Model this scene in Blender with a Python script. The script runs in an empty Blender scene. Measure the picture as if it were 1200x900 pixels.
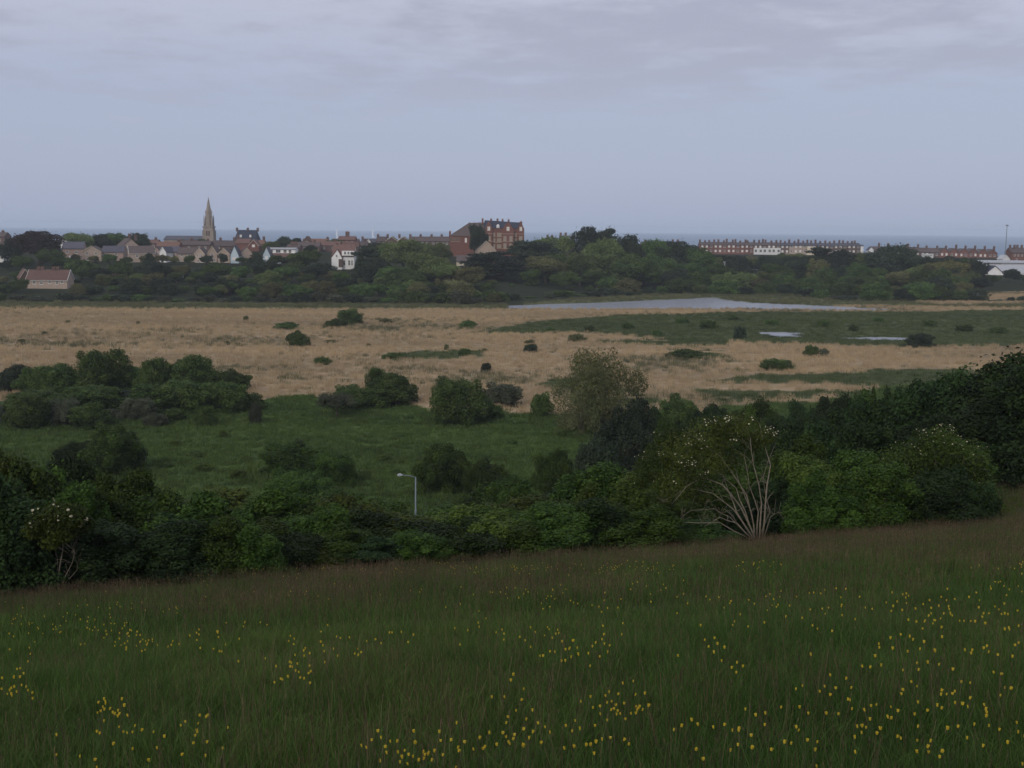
import bpy, math, random
import numpy as np
from mathutils import Vector, Matrix

scene = bpy.context.scene
COL = scene.collection
rnd = random.Random(11)
rng = np.random.default_rng(11)
R = math.radians

# ------------------------------------------------------------------ camera
F = 1400.0                       # focal length in photo pixels (photo 1200 wide)
PITCH, ROLL = R(7.40), R(0.50)
cam_d = bpy.data.cameras.new('camera')
cam_d.sensor_width = 36.0
cam_d.lens = 36.0 * F / 1200.0
cam_d.clip_start = 0.1
cam_d.clip_end = 60000.0
cam = bpy.data.objects.new('camera', cam_d)
COL.objects.link(cam)
fwd = Vector((0, math.cos(PITCH), -math.sin(PITCH)))
up0 = Vector((0, math.sin(PITCH), math.cos(PITCH)))
rt0 = Vector((1, 0, 0))
rt = rt0 * math.cos(ROLL) + up0 * math.sin(ROLL)
up = up0 * math.cos(ROLL) - rt0 * math.sin(ROLL)
cam.matrix_world = Matrix((rt, up, -fwd)).transposed().to_4x4()
scene.camera = cam

# ------------------------------------------------------------------ world sky
SUN_EL, SUN_AZ = R(32), R(205)      # azimuth measured clockwise from +Y (behind the camera)
w = bpy.data.worlds.new('World')
scene.world = w
w.use_nodes = True
nt = w.node_tree
nt.nodes.clear()
def N(nt, t, **kw):
    n = nt.nodes.new(t)
    for k, v in kw.items():
        setattr(n, k, v)
    return n
def L(nt, a, b):
    nt.links.new(a, b)
out = N(nt, 'ShaderNodeOutputWorld')
bg = N(nt, 'ShaderNodeBackground')
bg.inputs['Strength'].default_value = 0.10
L(nt, bg.outputs[0], out.inputs[0])
sky = N(nt, 'ShaderNodeTexSky', sky_type='NISHITA')
sky.sun_disc = False
sky.sun_elevation = SUN_EL
sky.sun_rotation = SUN_AZ
sky.dust_density = 2.0
sky.air_density = 1.3
tc = N(nt, 'ShaderNodeTexCoord')
sep = N(nt, 'ShaderNodeSeparateXYZ')
L(nt, tc.outputs['Generated'], sep.inputs[0])
def M(op, a, b=None, c=None, clamp=False):
    n = N(nt, 'ShaderNodeMath', operation=op)
    n.use_clamp = clamp
    for i, v in enumerate((a, b, c)):
        if v is None:
            continue
        if isinstance(v, (int, float)):
            n.inputs[i].default_value = v
        else:
            L(nt, v, n.inputs[i])
    return n.outputs[0]
zc = M('MAXIMUM', sep.outputs[2], 0.0)
den = M('ADD', zc, 0.06)
u = M('DIVIDE', sep.outputs[0], den)
v = M('DIVIDE', sep.outputs[1], den)
comb = N(nt, 'ShaderNodeCombineXYZ')
L(nt, u, comb.inputs[0]); L(nt, v, comb.inputs[1])
def wnoise(scale, detail, rough, loc):
    mp = N(nt, 'ShaderNodeMapping')
    mp.inputs['Location'].default_value = loc
    mp.inputs['Scale'].default_value = (scale, scale * 0.9, 1)
    L(nt, comb.outputs[0], mp.inputs[0])
    n = N(nt, 'ShaderNodeTexNoise')
    n.inputs['Scale'].default_value = 1.0
    n.inputs['Detail'].default_value = detail
    n.inputs['Roughness'].default_value = rough
    L(nt, mp.outputs[0], n.inputs['Vector'])
    return n.outputs[0]
n1 = wnoise(0.55, 6, 0.55, (3.1, 1.7, 0))
n2 = wnoise(2.3, 7, 0.62, (7.3, 0.4, 0))
# the stratus deck begins about eight degrees up and closes overhead
nsum = M('MULTIPLY_ADD', n1, 0.13, -0.065)
nsum = M('MULTIPLY_ADD', M('SUBTRACT', n2, 0.5), 0.07, nsum)
zz = M('ADD', zc, nsum)
mr = N(nt, 'ShaderNodeMapRange', interpolation_type='SMOOTHSTEP')
L(nt, zz, mr.inputs[0])
mr.inputs[1].default_value = 0.085
mr.inputs[2].default_value = 0.165
deck = mr.outputs[0]
def wrgb(c):
    n = N(nt, 'ShaderNodeRGB'); n.outputs[0].default_value = (*c, 1); return n.outputs[0]
def wmix(f, a, b):
    n = N(nt, 'ShaderNodeMix', data_type='RGBA')
    if isinstance(f, (int, float)):
        n.inputs[0].default_value = f
    else:
        L(nt, f, n.inputs[0])
    L(nt, a, n.inputs[6]); L(nt, b, n.inputs[7])
    return n.outputs[2]
K = 10.0   # colours below are given as seen, the background strength is 0.1
clear = wmix(0.86, sky.outputs[0], wrgb((0.408 * K, 0.466 * K, 0.640 * K)))
cl_lo = wrgb((0.525 * K, 0.545 * K, 0.665 * K))
cl_hi = wrgb((0.415 * K, 0.430 * K, 0.540 * K))
mr2 = N(nt, 'ShaderNodeMapRange', interpolation_type='SMOOTHSTEP')
L(nt, M('MULTIPLY_ADD', n2, 0.5, M('MULTIPLY', n1, 0.5)), mr2.inputs[0])
mr2.inputs[1].default_value = 0.41
mr2.inputs[2].default_value = 0.57
cloudc = wmix(mr2.outputs[0], cl_lo, cl_hi)
# faint wisps under the deck
mr3 = N(nt, 'ShaderNodeMapRange', interpolation_type='SMOOTHSTEP')
L(nt, n2, mr3.inputs[0])
mr3.inputs[1].default_value = 0.55
mr3.inputs[2].default_value = 0.75
wz = N(nt, 'ShaderNodeMapRange'); L(nt, zc, wz.inputs[0])
wz.inputs[1].default_value = 0.03; wz.inputs[2].default_value = 0.09
wisp = M('MULTIPLY', M('MULTIPLY', mr3.outputs[0], wz.outputs[0]), 0.6)
below = wmix(wisp, clear, wrgb((0.47 * K, 0.49 * K, 0.60 * K)))
full = wmix(M('MULTIPLY', deck, 0.85), below, cloudc)
L(nt, full, bg.inputs['Color'])

# ------------------------------------------------------------------ sun (thin overcast)
sd = bpy.data.lights.new('sun', 'SUN')
sd.energy = 1.35
sd.angle = R(25)
sd.color = (1.0, 0.93, 0.84)
sun = bpy.data.objects.new('sun', sd)
COL.objects.link(sun)
sdir = Vector((math.sin(SUN_AZ) * math.cos(SUN_EL), math.cos(SUN_AZ) * math.cos(SUN_EL), math.sin(SUN_EL)))
sun.rotation_euler = sdir.to_track_quat('Z', 'Y').to_euler()
sun.location = (0, -50, 200)

vs = scene.view_settings
vs.view_transform = 'Standard'
vs.look = 'None'
vs.exposure = 0.0
vs.gamma = 1.0
vs.use_curve_mapping = False
scene.render.engine = 'CYCLES'
cy = scene.cycles
cy.max_bounces = 5
cy.diffuse_bounces = 2
cy.glossy_bounces = 2
cy.transmission_bounces = 2
cy.transparent_max_bounces = 6
cy.volume_bounces = 1
cy.use_denoising = True
cy.use_adaptive_sampling = True
cy.adaptive_threshold = 0.02

# ------------------------------------------------------------------ projection helpers
def ray(px, py):
    return fwd + rt * ((px - 600.0) / F) - up * ((py - 450.0) / F)
def P(px, py, Y):
    """the point seen at photo pixel (px, py) at the distance Y along the view"""
    d = ray(px, py)
    return d * (Y / d.y)
def Zrow(px, py, Y):
    return P(px, py, Y).z
def Xcol(px, py, Y):
    return P(px, py, Y).x

MARSH = -28.0
SEA = -30.0
EYE = 1.55
FA, FB = 0.07, 0.247

def smoothstep(a, b, x):
    t = np.clip((x - a) / (b - a), 0, 1)
    return t * t * (3 - 2 * t)

def vnoise(x, y, seed=0):
    """value noise for numpy arrays, about -1..1"""
    def h(ix, iy):
        n = (ix.astype(np.int64) * 374761393 + iy.astype(np.int64) * 668265263 + seed * 974634777) & 0x7fffffff
        n = ((n ^ (n >> 13)) * 1274126177) & 0x7fffffff
        n = n ^ (n >> 16)
        return (n % 100003) / 50001.5 - 1
    x = np.asarray(x, float); y = np.asarray(y, float)
    ix = np.floor(x); iy = np.floor(y)
    fx = x - ix; fy = y - iy
    fx = fx * fx * (3 - 2 * fx); fy = fy * fy * (3 - 2 * fy)
    a = h(ix, iy); b = h(ix + 1, iy); c = h(ix, iy + 1); d = h(ix + 1, iy + 1)
    return (a * (1 - fx) + b * fx) * (1 - fy) + (c * (1 - fx) + d * fx) * fy
def fbm(x, y, seed=0, octv=4):
    s = 0; a = 0.5; f = 1.0
    for k in range(octv):
        s = s + a * vnoise(x * f, y * f, seed + k)
        a *= 0.5; f *= 2.03
    return s

LY = [432, 452, 590, 650, 800, 920, 970, 1010]
LZ = [-28, -27.2, -17.3, -14.5, -11, -14, -24, -34]
RY = [535, 560, 640, 740, 880, 960, 985, 1010]
RZ = [-28, -27.3, -22, -19.5, -17, -20, -26, -34]

EX = [-15, 0, 20.6, 26]
EY = [34, 40, 48, 50]
def yedge(x):
    return np.interp(x, EX, EY)

def pix_poly(pts, z=MARSH):
    o = []
    for (px, py) in pts:
        d = ray(px, py)
        o.append((d.x * z / d.z, d.y * z / d.z))
    return np.array(o)
def inside(poly, x, y):
    x = np.asarray(x, float); y = np.asarray(y, float)
    c = np.zeros(x.shape, bool)
    n = len(poly); j = n - 1
    for i in range(n):
        xi, yi = poly[i]; xj, yj = poly[j]
        cond = ((yi > y) != (yj > y)) & (x < (xj - xi) * (y - yi) / (yj - yi + 1e-12) + xi)
        c ^= cond
        j = i
    return c

LAGOON = pix_poly([(596, 357.8), (640, 356), (700, 354.4), (760, 351.8), (805, 350), (838, 348.2), (852, 351.5),
                   (880, 354.5), (935, 356.8), (985, 359), (1012, 360.8), (1040, 361.6), (1040, 363.2), (1000, 363.6), (935, 362.6), (860, 361.8), (760, 362.4), (680, 362.8), (596, 361.5)])
POOL_A = pix_poly([(886, 389.0), (912, 388.6), (936, 389.4), (946, 391), (926, 391.8), (940, 393.6), (918, 394.4), (900, 392)])
POOL_B = pix_poly([(984, 395.6), (1030, 394.4), (1063, 395.4), (1066, 397.6), (1045, 399), (1020, 397.6)])
RUSH = pix_poly([(545, 390), (590, 383), (640, 376), (720, 370), (800, 367.5), (920, 365), (1040, 364.5), (1260, 363), (1260, 404),
                 (1120, 404), (1060, 406), (960, 404), (860, 402), (760, 397), (690, 391), (600, 391)])
STREAK = [pix_poly([(790, 449), (850, 442), (950, 434), (1060, 431), (1140, 432), (1140, 470), (1000, 462), (900, 466), (840, 470)]),
          pix_poly([(755, 412), (800, 409), (850, 414), (810, 419)]),
          pix_poly([(440, 417), (490, 412), (560, 409), (580, 414), (500, 420)]),
          pix_poly([(700, 398), (760, 396), (860, 402), (840, 407), (740, 404)]),
          pix_poly([(640, 452), (700, 440), (760, 470), (690, 480)])]
NEARGREEN = pix_poly([(-80, 468), (0, 470), (160, 466), (290, 468), (360, 462), (420, 470), (520, 482), (600, 474), (660, 480), (760, 478),
                      (860, 474), (960, 468), (1060, 458), (1120, 446), (1300, 430), (1300, 700), (-80, 700)])
TANPATCH = [pix_poly([(560, 455), (640, 447), (668, 462), (640, 478), (570, 476)])]
FARFIELD = pix_poly([(1060, 352), (1100, 344), (1300, 343), (1300, 355), (1100, 357)])

def terrain(x, y):
    x = np.asarray(x, float); y = np.asarray(y, float)
    xc = np.clip(x, -70, 60)
    zf = -EYE + FA * xc - FB * y
    zf = zf + 2.0 * np.exp(-((x - 25) / 5.0) ** 2 - ((y - 62) / 9.0) ** 2)
    zf = zf + 0.05 * fbm(x * 0.35, y * 0.35, 3) * np.clip((y - 3) / 4, 0, 1)
    k = 2.0
    z = MARSH + k * np.logaddexp(0, (zf - MARSH) / k) - 0.0
    z = np.where(zf > MARSH + 8, zf, z)
    zt = np.interp(y, LY, LZ)
    zr = np.interp(y, RY, RZ)
    b = smoothstep(-40, 60, x)
    zt = zt * (1 - b) + zr * b
    z = np.where(y > 300, zt + 0.25 * fbm(x * .05, y * .05, 9), z + 0.18 * fbm(x * .08, y * .08, 7) * smoothstep(100, 120, y))
    wat = inside(LAGOON, x, y) | inside(POOL_A, x, y) | inside(POOL_B, x, y)
    z = np.where(wat, MARSH - 0.9, z)
    return z
def tz(x, y):
    return float(terrain(np.array([x]), np.array([y]))[0])
def ground_at(px, py):
    d = ray(px, py)
    ts = np.concatenate([np.linspace(3, 60, 1500), np.linspace(60, 1000, 4000)])
    zz = terrain(d.x / d.y * ts, ts)
    hit = np.nonzero(d.z / d.y * ts < zz)[0]
    Y = ts[hit[0]] if len(hit) else 1000.0
    return Vector((d.x / d.y * Y, Y, d.z / d.y * Y))

# ------------------------------------------------------------------ materials
def mat(name):
    m = bpy.data.materials.new(name)
    m.use_nodes = True
    t = m.node_tree
    t.nodes.clear()
    o = N(t, 'ShaderNodeOutputMaterial')
    return m, t, o
def lnoise(t, vec, scale, detail=4, rough=0.55, sxyz=None):
    if sxyz is not None:
        mp = N(t, 'ShaderNodeMapping'); mp.inputs['Scale'].default_value = sxyz
        L(t, vec, mp.inputs[0]); vec = mp.outputs[0]
    n = N(t, 'ShaderNodeTexNoise')
    n.inputs['Scale'].default_value = scale
    n.inputs['Detail'].default_value = detail
    n.inputs['Roughness'].default_value = rough
    L(t, vec, n.inputs['Vector'])
    return n.outputs[0]
def ramp(t, f, a, b, lo=0.3, hi=0.7):
    r = N(t, 'ShaderNodeValToRGB')
    r.color_ramp.elements[0].position = lo; r.color_ramp.elements[0].color = (*a, 1)
    r.color_ramp.elements[1].position = hi; r.color_ramp.elements[1].color = (*b, 1)
    L(t, f, r.inputs[0])
    return r.outputs[0]
def mixc(t, f, a, b, blend='MIX'):
    n = N(t, 'ShaderNodeMix', data_type='RGBA', blend_type=blend)
    for i, vv in ((0, f), (6, a), (7, b)):
        if isinstance(vv, (int, float)):
            n.inputs[i].default_value = vv
        elif isinstance(vv, tuple):
            n.inputs[i].default_value = (*vv, 1)
        else:
            L(t, vv, n.inputs[i])
    return n.outputs[2]

def leaf_mat(name, dark, light, trans=0.25, vary=0.35):
    m, t, o = mat(name)
    at = N(t, 'ShaderNodeAttribute'); at.attribute_name = 'tint'
    oi = N(t, 'ShaderNodeObjectInfo')
    c = mixc(t, at.outputs['Fac'], dark, light)
    mr_ = N(t, 'ShaderNodeMapRange'); L(t, oi.outputs['Random'], mr_.inputs[0])
    mr_.inputs[3].default_value = 1 - vary; mr_.inputs[4].default_value = 1 + vary
    hs = N(t, 'ShaderNodeHueSaturation')
    hm = N(t, 'ShaderNodeMapRange'); L(t, oi.outputs['Random'], hm.inputs[0])
    hm.inputs[3].default_value = 0.485; hm.inputs[4].default_value = 0.515
    L(t, hm.outputs[0], hs.inputs['Hue'])
    L(t, mr_.outputs[0], hs.inputs['Value'])
    L(t, c, hs.inputs['Color'])
    b = N(t, 'ShaderNodeBsdfPrincipled')
    b.inputs['Roughness'].default_value = 0.6
    b.inputs['Specular IOR Level'].default_value = 0.1
    L(t, hs.outputs[0], b.inputs['Base Color'])
    tr = N(t, 'ShaderNodeBsdfTranslucent'); L(t, hs.outputs[0], tr.inputs[0])
    mx = N(t, 'ShaderNodeMixShader'); mx.inputs[0].default_value = trans
    L(t, b.outputs[0], mx.inputs[1]); L(t, tr.outputs[0], mx.inputs[2])
    L(t, mx.outputs[0], o.inputs[0])
    return m

LEAF = {
    'near':  leaf_mat('leaf_hedge', (0.015, 0.033, 0.006), (0.078, 0.128, 0.022)),
    'neardark': leaf_mat('leaf_hedge_dark', (0.010, 0.021, 0.007), (0.040, 0.068, 0.019)),
    'nearyel': leaf_mat('leaf_hedge_fresh', (0.024, 0.043, 0.008), (0.108, 0.145, 0.026)),
    'grey':  leaf_mat('leaf_sallow', (0.050, 0.062, 0.036), (0.120, 0.132, 0.080)),
    'mid':   leaf_mat('leaf_mid', (0.026, 0.053, 0.014), (0.118, 0.176, 0.044)),
    'dark':  leaf_mat('leaf_dark', (0.020, 0.032, 0.020), (0.056, 0.075, 0.040)),
    'light': leaf_mat('leaf_light', (0.072, 0.105, 0.030), (0.175, 0.210, 0.070)),
    'olive': leaf_mat('leaf_olive', (0.085, 0.090, 0.034), (0.185, 0.180, 0.072)),
    'yellow': leaf_mat('leaf_yellow', (0.120, 0.125, 0.030), (0.260, 0.245, 0.080)),
    'copper': leaf_mat('leaf_copper', (0.036, 0.026, 0.026), (0.085, 0.060, 0.050)),
    'bronze': leaf_mat('leaf_bronze', (0.072, 0.082, 0.030), (0.172, 0.182, 0.072), vary=0.1),
}
def plain(name, col, rough=0.7, nscale=0.0, var=0.25, spec=0.3, metal=0.0):
    m, t, o = mat(name)
    b = N(t, 'ShaderNodeBsdfPrincipled')
    b.inputs['Roughness'].default_value = rough
    b.inputs['Specular IOR Level'].default_value = spec
    b.inputs['Metallic'].default_value = metal
    if nscale:
        tcn = N(t, 'ShaderNodeTexCoord')
        f = lnoise(t, tcn.outputs['Object'], nscale, 5, 0.65)
        c = ramp(t, f, tuple(x * (1 - var) for x in col), tuple(min(1, x * (1 + var)) for x in col))
        oi = N(t, 'ShaderNodeObjectInfo')
        hs = N(t, 'ShaderNodeHueSaturation')
        mm = N(t, 'ShaderNodeMapRange'); L(t, oi.outputs['Random'], mm.inputs[0])
        mm.inputs[3].default_value = 0.86; mm.inputs[4].default_value = 1.12
        L(t, mm.outputs[0], hs.inputs['Value']); L(t, c, hs.inputs['Color'])
        L(t, hs.outputs[0], b.inputs['Base Color'])
    else:
        b.inputs['Base Color'].default_value = (*col, 1)
    L(t, b.outputs[0], o.inputs[0])
    return m

BARK = plain('bark', (0.10, 0.085, 0.065), 0.9, 6, 0.4)
PALEBARK = plain('pale_bark', (0.205, 0.175, 0.13), 0.85, 9, 0.3)
MT = dict(
    buff=plain('buff_brick', (0.41, 0.32, 0.255), 0.9, 1.3, 0.18),
    pink=plain('pinkish_brick', (0.36, 0.262, 0.222), 0.9, 1.3, 0.18),
    red=plain('red_brick', (0.185, 0.082, 0.062), 0.9, 1.3, 0.22),
    brown=plain('brown_brick', (0.135, 0.088, 0.076), 0.9, 1.3, 0.22),
    cream=plain('cream_render', (0.62, 0.54, 0.40), 0.85, 0.8, 0.10),
    white=plain('white_render', (0.78, 0.77, 0.74), 0.7, 0.8, 0.08),
    paleblue=plain('pale_blue_glazing', (0.50, 0.60, 0.64), 0.5, 0.8, 0.12),
    grey=plain('grey_metal_sheet', (0.42, 0.43, 0.44), 0.6, 0.5, 0.10),
    slate=plain('slate', (0.085, 0.085, 0.105), 0.75, 1.6, 0.25),
    darkslate=plain('dark_slate', (0.040, 0.046, 0.070), 0.75, 1.6, 0.25),
    brownroof=plain('brown_tile', (0.105, 0.080, 0.074), 0.85, 1.6, 0.25),
    redroof=plain('red_tile', (0.150, 0.086, 0.070), 0.85, 1.6, 0.25),
    orangeroof=plain('orange_tile', (0.200, 0.112, 0.080), 0.85, 1.6, 0.25),
    stone=plain('church_stone', (0.30, 0.255, 0.215), 0.9, 1.0, 0.22),
    frame=plain('window_frame_paint', (0.80, 0.78, 0.73), 0.5),
    creamframe=plain('cream_frame_paint', (0.46, 0.36, 0.26), 0.6),
    glass=plain('window_glass', (0.03, 0.035, 0.04), 0.08, spec=0.6),
    curtain=plain('dim_curtained_glass', (0.30, 0.26, 0.21), 0.5),
    blind=plain('pale_blind', (0.72, 0.70, 0.66), 0.7),
    door=plain('door_paint', (0.10, 0.07, 0.06), 0.6),
    pot=plain('chimney_pot_clay', (0.30, 0.14, 0.09), 0.9),
    steel=plain('galvanised_steel', (0.17, 0.21, 0.225), 0.5, 4, 0.15),
    lens=plain('lamp_lens', (0.40, 0.43, 0.45), 0.3),
    whitepaint=plain('white_gloss_paint', (0.80, 0.80, 0.79), 0.35),
    tyre=plain('tyre_rubber', (0.03, 0.03, 0.03), 0.9),
)

# ------------------------------------------------------------------ mesh helpers
def fast_mesh(name, verts, faces, material=None, tint=None, smooth=False):
    verts = np.asarray(verts, np.float32)
    faces = np.asarray(faces, np.int32)
    me = bpy.data.meshes.new(name)
    k = faces.shape[1]
    me.vertices.add(len(verts)); me.vertices.foreach_set('co', verts.ravel())
    me.loops.add(faces.size); me.loops.foreach_set('vertex_index', faces.ravel())
    me.polygons.add(len(faces))
    me.polygons.foreach_set('loop_start', np.arange(0, faces.size, k, dtype=np.int32))
    me.polygons.foreach_set('loop_total', np.full(len(faces), k, np.int32))
    if smooth:
        me.polygons.foreach_set('use_smooth', np.ones(len(faces), bool))
    if tint is not None:
        a = me.attributes.new('tint', 'FLOAT', 'POINT')
        a.data.foreach_set('value', np.asarray(tint, np.float32))
    me.update(calc_edges=True)
    if material:
        me.materials.append(material)
    return me
def link(name, me, parent=None, loc=None):
    o = bpy.data.objects.new(name, me)
    COL.objects.link(o)
    if parent is not None:
        o.parent = parent
    if loc is not None:
        o.location = loc
    return o
def tag(o, label=None, cat=None, group=None, kind=None):
    if label: o['label'] = label
    if cat: o['category'] = cat
    if group: o['group'] = group
    if kind: o['kind'] = kind
    return o
def empty(name, loc=(0, 0, 0), rz=0):
    o = bpy.data.objects.new(name, None)
    COL.objects.link(o)
    o.empty_display_size = 0.3
    o.location = loc
    o.rotation_euler = (0, 0, rz)
    return o

class MB:
    def __init__(s):
        s.v = []; s.f = []; s.m = []
    def add(s, verts, faces, mi=0):
        b = len(s.v)
        s.v += [tuple(q) for q in verts]
        for fc in faces:
            s.f.append([i + b for i in fc]); s.m.append(mi)
    def box(s, x0, x1, y0, y1, z0, z1, mi=0):
        s.add([(x0, y0, z0), (x1, y0, z0), (x1, y1, z0), (x0, y1, z0), (x0, y0, z1), (x1, y0, z1), (x1, y1, z1), (x0, y1, z1)],
              [(3, 2, 1, 0), (4, 5, 6, 7), (0, 1, 5, 4), (1, 2, 6, 5), (2, 3, 7, 6), (3, 0, 4, 7)], mi)
    def prism(s, poly, a, b, axis='y', mi=0):
        """extrude a polygon given in (u, z) along axis from a to b"""
        n = len(poly)
        if axis == 'y':
            vs_ = [(u_, a, z_) for u_, z_ in poly] + [(u_, b, z_) for u_, z_ in poly]
        else:
            vs_ = [(a, u_, z_) for u_, z_ in poly] + [(b, u_, z_) for u_, z_ in poly]
        fs = [tuple(range(n)), tuple(range(2 * n - 1, n - 1, -1))]
        for i in range(n):
            j = (i + 1) % n
            fs.append((i, i + n, j + n, j))
        s.add(vs_, fs, mi)
    def cone(s, cx, cy_, z0, z1, r0, r1, n=8, mi=0, ph=0.0):
        vs_ = []
        for r_, z_ in ((r0, z0), (r1, z1)):
            for i in range(n):
                a = ph + 2 * math.pi * i / n
                vs_.append((cx + r_ * math.cos(a), cy_ + r_ * math.sin(a), z_))
        fs = [tuple(range(n - 1, -1, -1)), tuple(range(n, 2 * n))]
        for i in range(n):
            j = (i + 1) % n
            fs.append((i, j, j + n, i + n))
        s.add(vs_, fs, mi)
    def tube(s, pts, radii, n=6, mi=0):
        rings = []
        pts = [Vector(q) for q in pts]
        vs_ = []
        for i, q in enumerate(pts):
            d = (pts[min(i + 1, len(pts) - 1)] - pts[max(i - 1, 0)]).normalized()
            a = d.orthogonal().normalized() if i == 0 else (pa - d * pa.dot(d)).normalized()
            pa = a
            b = d.cross(a)
            for k in range(n):
                t_ = 2 * math.pi * k / n
                vs_.append(q + (a * math.cos(t_) + b * math.sin(t_)) * radii[i])
        fs = []
        for i in range(len(pts) - 1):
            for k in range(n):
                k2 = (k + 1) % n
                fs.append((i * n + k, i * n + k2, (i + 1) * n + k2, (i + 1) * n + k))
        fs.append(tuple(range(n - 1, -1, -1)))
        fs.append(tuple(range((len(pts) - 1) * n, len(pts) * n)))
        s.add(vs_, fs, mi)
    def mesh(s, name, mats, smooth=False):
        me = bpy.data.meshes.new(name)
        me.from_pydata(s.v, [], s.f)
        for m_ in (mats if isinstance(mats, (list, tuple)) else [mats]):
            me.materials.append(m_)
        me.polygons.foreach_set('material_index', s.m)
        if smooth:
            me.polygons.foreach_set('use_smooth', [True] * len(s.f))
        me.update()
        return me
    def build(s, name, mats, parent=None, smooth=False):
        return link(name, s.mesh(name, mats, smooth), parent)

# ------------------------------------------------------------------ ground sheet
xs = np.concatenate([np.arange(-900, -240, 40), np.arange(-240, -60, 3), np.arange(-60, 60, 1.5), np.arange(60, 240, 3), np.arange(240, 901, 40)])
ys = np.concatenate([np.arange(-40, 4, 4), np.arange(4, 70, 1.0), np.arange(70, 130, 2), np.arange(130, 570, 2.0), np.arange(570, 1021, 9)])
GX, GY = np.meshgrid(xs, ys)
GZ = terrain(GX, GY)
nx, ny = len(xs), len(ys)
gv = np.stack([GX, GY, GZ], -1).reshape(-1, 3)
ii = np.arange(nx * ny).reshape(ny, nx)
gf = np.stack([ii[:-1, :-1], ii[:-1, 1:], ii[1:, 1:], ii[1:, :-1]], -1).reshape(-1, 4)

def zone(x, y):
    """0 hill field, 1 hillside, 2 meadow, 3 reeds, 4 rush, 5 town ground, 6 water bed, 7 bank grass"""
    jx = x + 5 * fbm(x * .06, y * .03, 21) + 1.5 * fbm(x * .3, y * .2, 22)
    jy = y + 16 * fbm(x * .035, y * .05, 23) + 3 * fbm(x * .3, y * .2, 24)
    z = np.full(np.shape(x), 3)
    z = np.where(inside(RUSH, jx, y + .5 * (jy - y)), 4, z)
    for pz in STREAK:
        z = np.where(inside(pz, jx, jy) & (fbm(x * .02, y * .22, 27) > -.28), 4, z)
    z = np.where(inside(NEARGREEN, jx, jy), 2, z)
    for pz in TANPATCH:
        z = np.where(inside(pz, jx, jy), 3, z)
    z = np.where(y < 112, 1, z)
    bank = np.interp(x, [-200, -100, 0, 20, 60, 150, 300], [400, 406, 420, 440, 455, 455, 450])
    z = np.where(y > bank, 7, z)
    wood = np.interp(x, [-200, 0, 20, 60, 105, 150, 200, 300], [436, 441, 470, 522, 545, 508, 486, 490])
    z = np.where(y > wood, 5, z)
    z = np.where(inside(FARFIELD, x, y), 3, z)
    z = np.where((y < yedge(x) + 0.5) | ((x > 18) & (y < 75)), 0, z)
    z = np.where(inside(LAGOON, x, y) | inside(POOL_A, x, y) | inside(POOL_B, x, y), 6, z)
    return z
ZC = np.array([(0.045, 0.055, 0.024), (0.022, 0.030, 0.014), (0.066, 0.106, 0.028), (0.315, 0.238, 0.144), (0.072, 0.085, 0.036),
               (0.028, 0.034, 0.018), (0.05, 0.05, 0.04), (0.105, 0.110, 0.050)])
gzone = zone(gv[:, 0], gv[:, 1])
gc = ZC[gzone]
reedvar = fbm(gv[:, 0] * .02, gv[:, 1] * .06, 31) + 0.5 * fbm(gv[:, 0] * .1, gv[:, 1] * .25, 32)
gc = gc * (1 + 0.28 * reedvar[:, None])
grn = smoothstep(0.30, 0.55, fbm(gv[:, 0] * .03 + 9, gv[:, 1] * .05, 41))[:, None] * (gzone == 3)[:, None]
gc = gc * (1 - .6 * grn) + np.array([[0.10, 0.10, 0.05]]) * .6 * grn
gme = fast_mesh('ground', gv, gf, None, None, True)
ca = gme.color_attributes.new('zone_colour', 'FLOAT_COLOR', 'POINT')
ca.data.foreach_set('color', np.concatenate([gc, np.ones((len(gc), 1))], 1).astype(np.float32).ravel())
gm, t, o = mat('ground_cover')
at = N(t, 'ShaderNodeAttribute'); at.attribute_name = 'zone_colour'
tcn = N(t, 'ShaderNodeTexCoord')
f1 = lnoise(t, tcn.outputs['Object'], 1.0, 6, 0.7, (0.5, 0.9, 0.5))
f2 = lnoise(t, tcn.outputs['Object'], 1.0, 4, 0.6, (0.05, 0.22, 0.1))
c1 = mixc(t, 1.0, at.outputs['Color'], ramp(t, f1, (0.8, 0.8, 0.8), (1.18, 1.18, 1.18), .3, .7), 'MULTIPLY')
c2 = mixc(t, 1.0, c1, ramp(t, f2, (0.78, 0.80, 0.80), (1.2, 1.18, 1.15), .35, .65), 'MULTIPLY')
b = N(t, 'ShaderNodeBsdfPrincipled'); b.inputs['Roughness'].default_value = 0.95
b.inputs['Specular IOR Level'].default_value = 0.05
L(t, c2, b.inputs['Base Color'])
bp = N(t, 'ShaderNodeBump'); bp.inputs['Strength'].default_value = 0.6; bp.inputs['Distance'].default_value = 0.3
L(t, f1, bp.inputs['Height']); L(t, bp.outputs[0], b.inputs['Normal'])
L(t, b.outputs[0], o.inputs[0])
gme.materials.append(gm)
tag(link('ground', gme), kind='structure')

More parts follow.
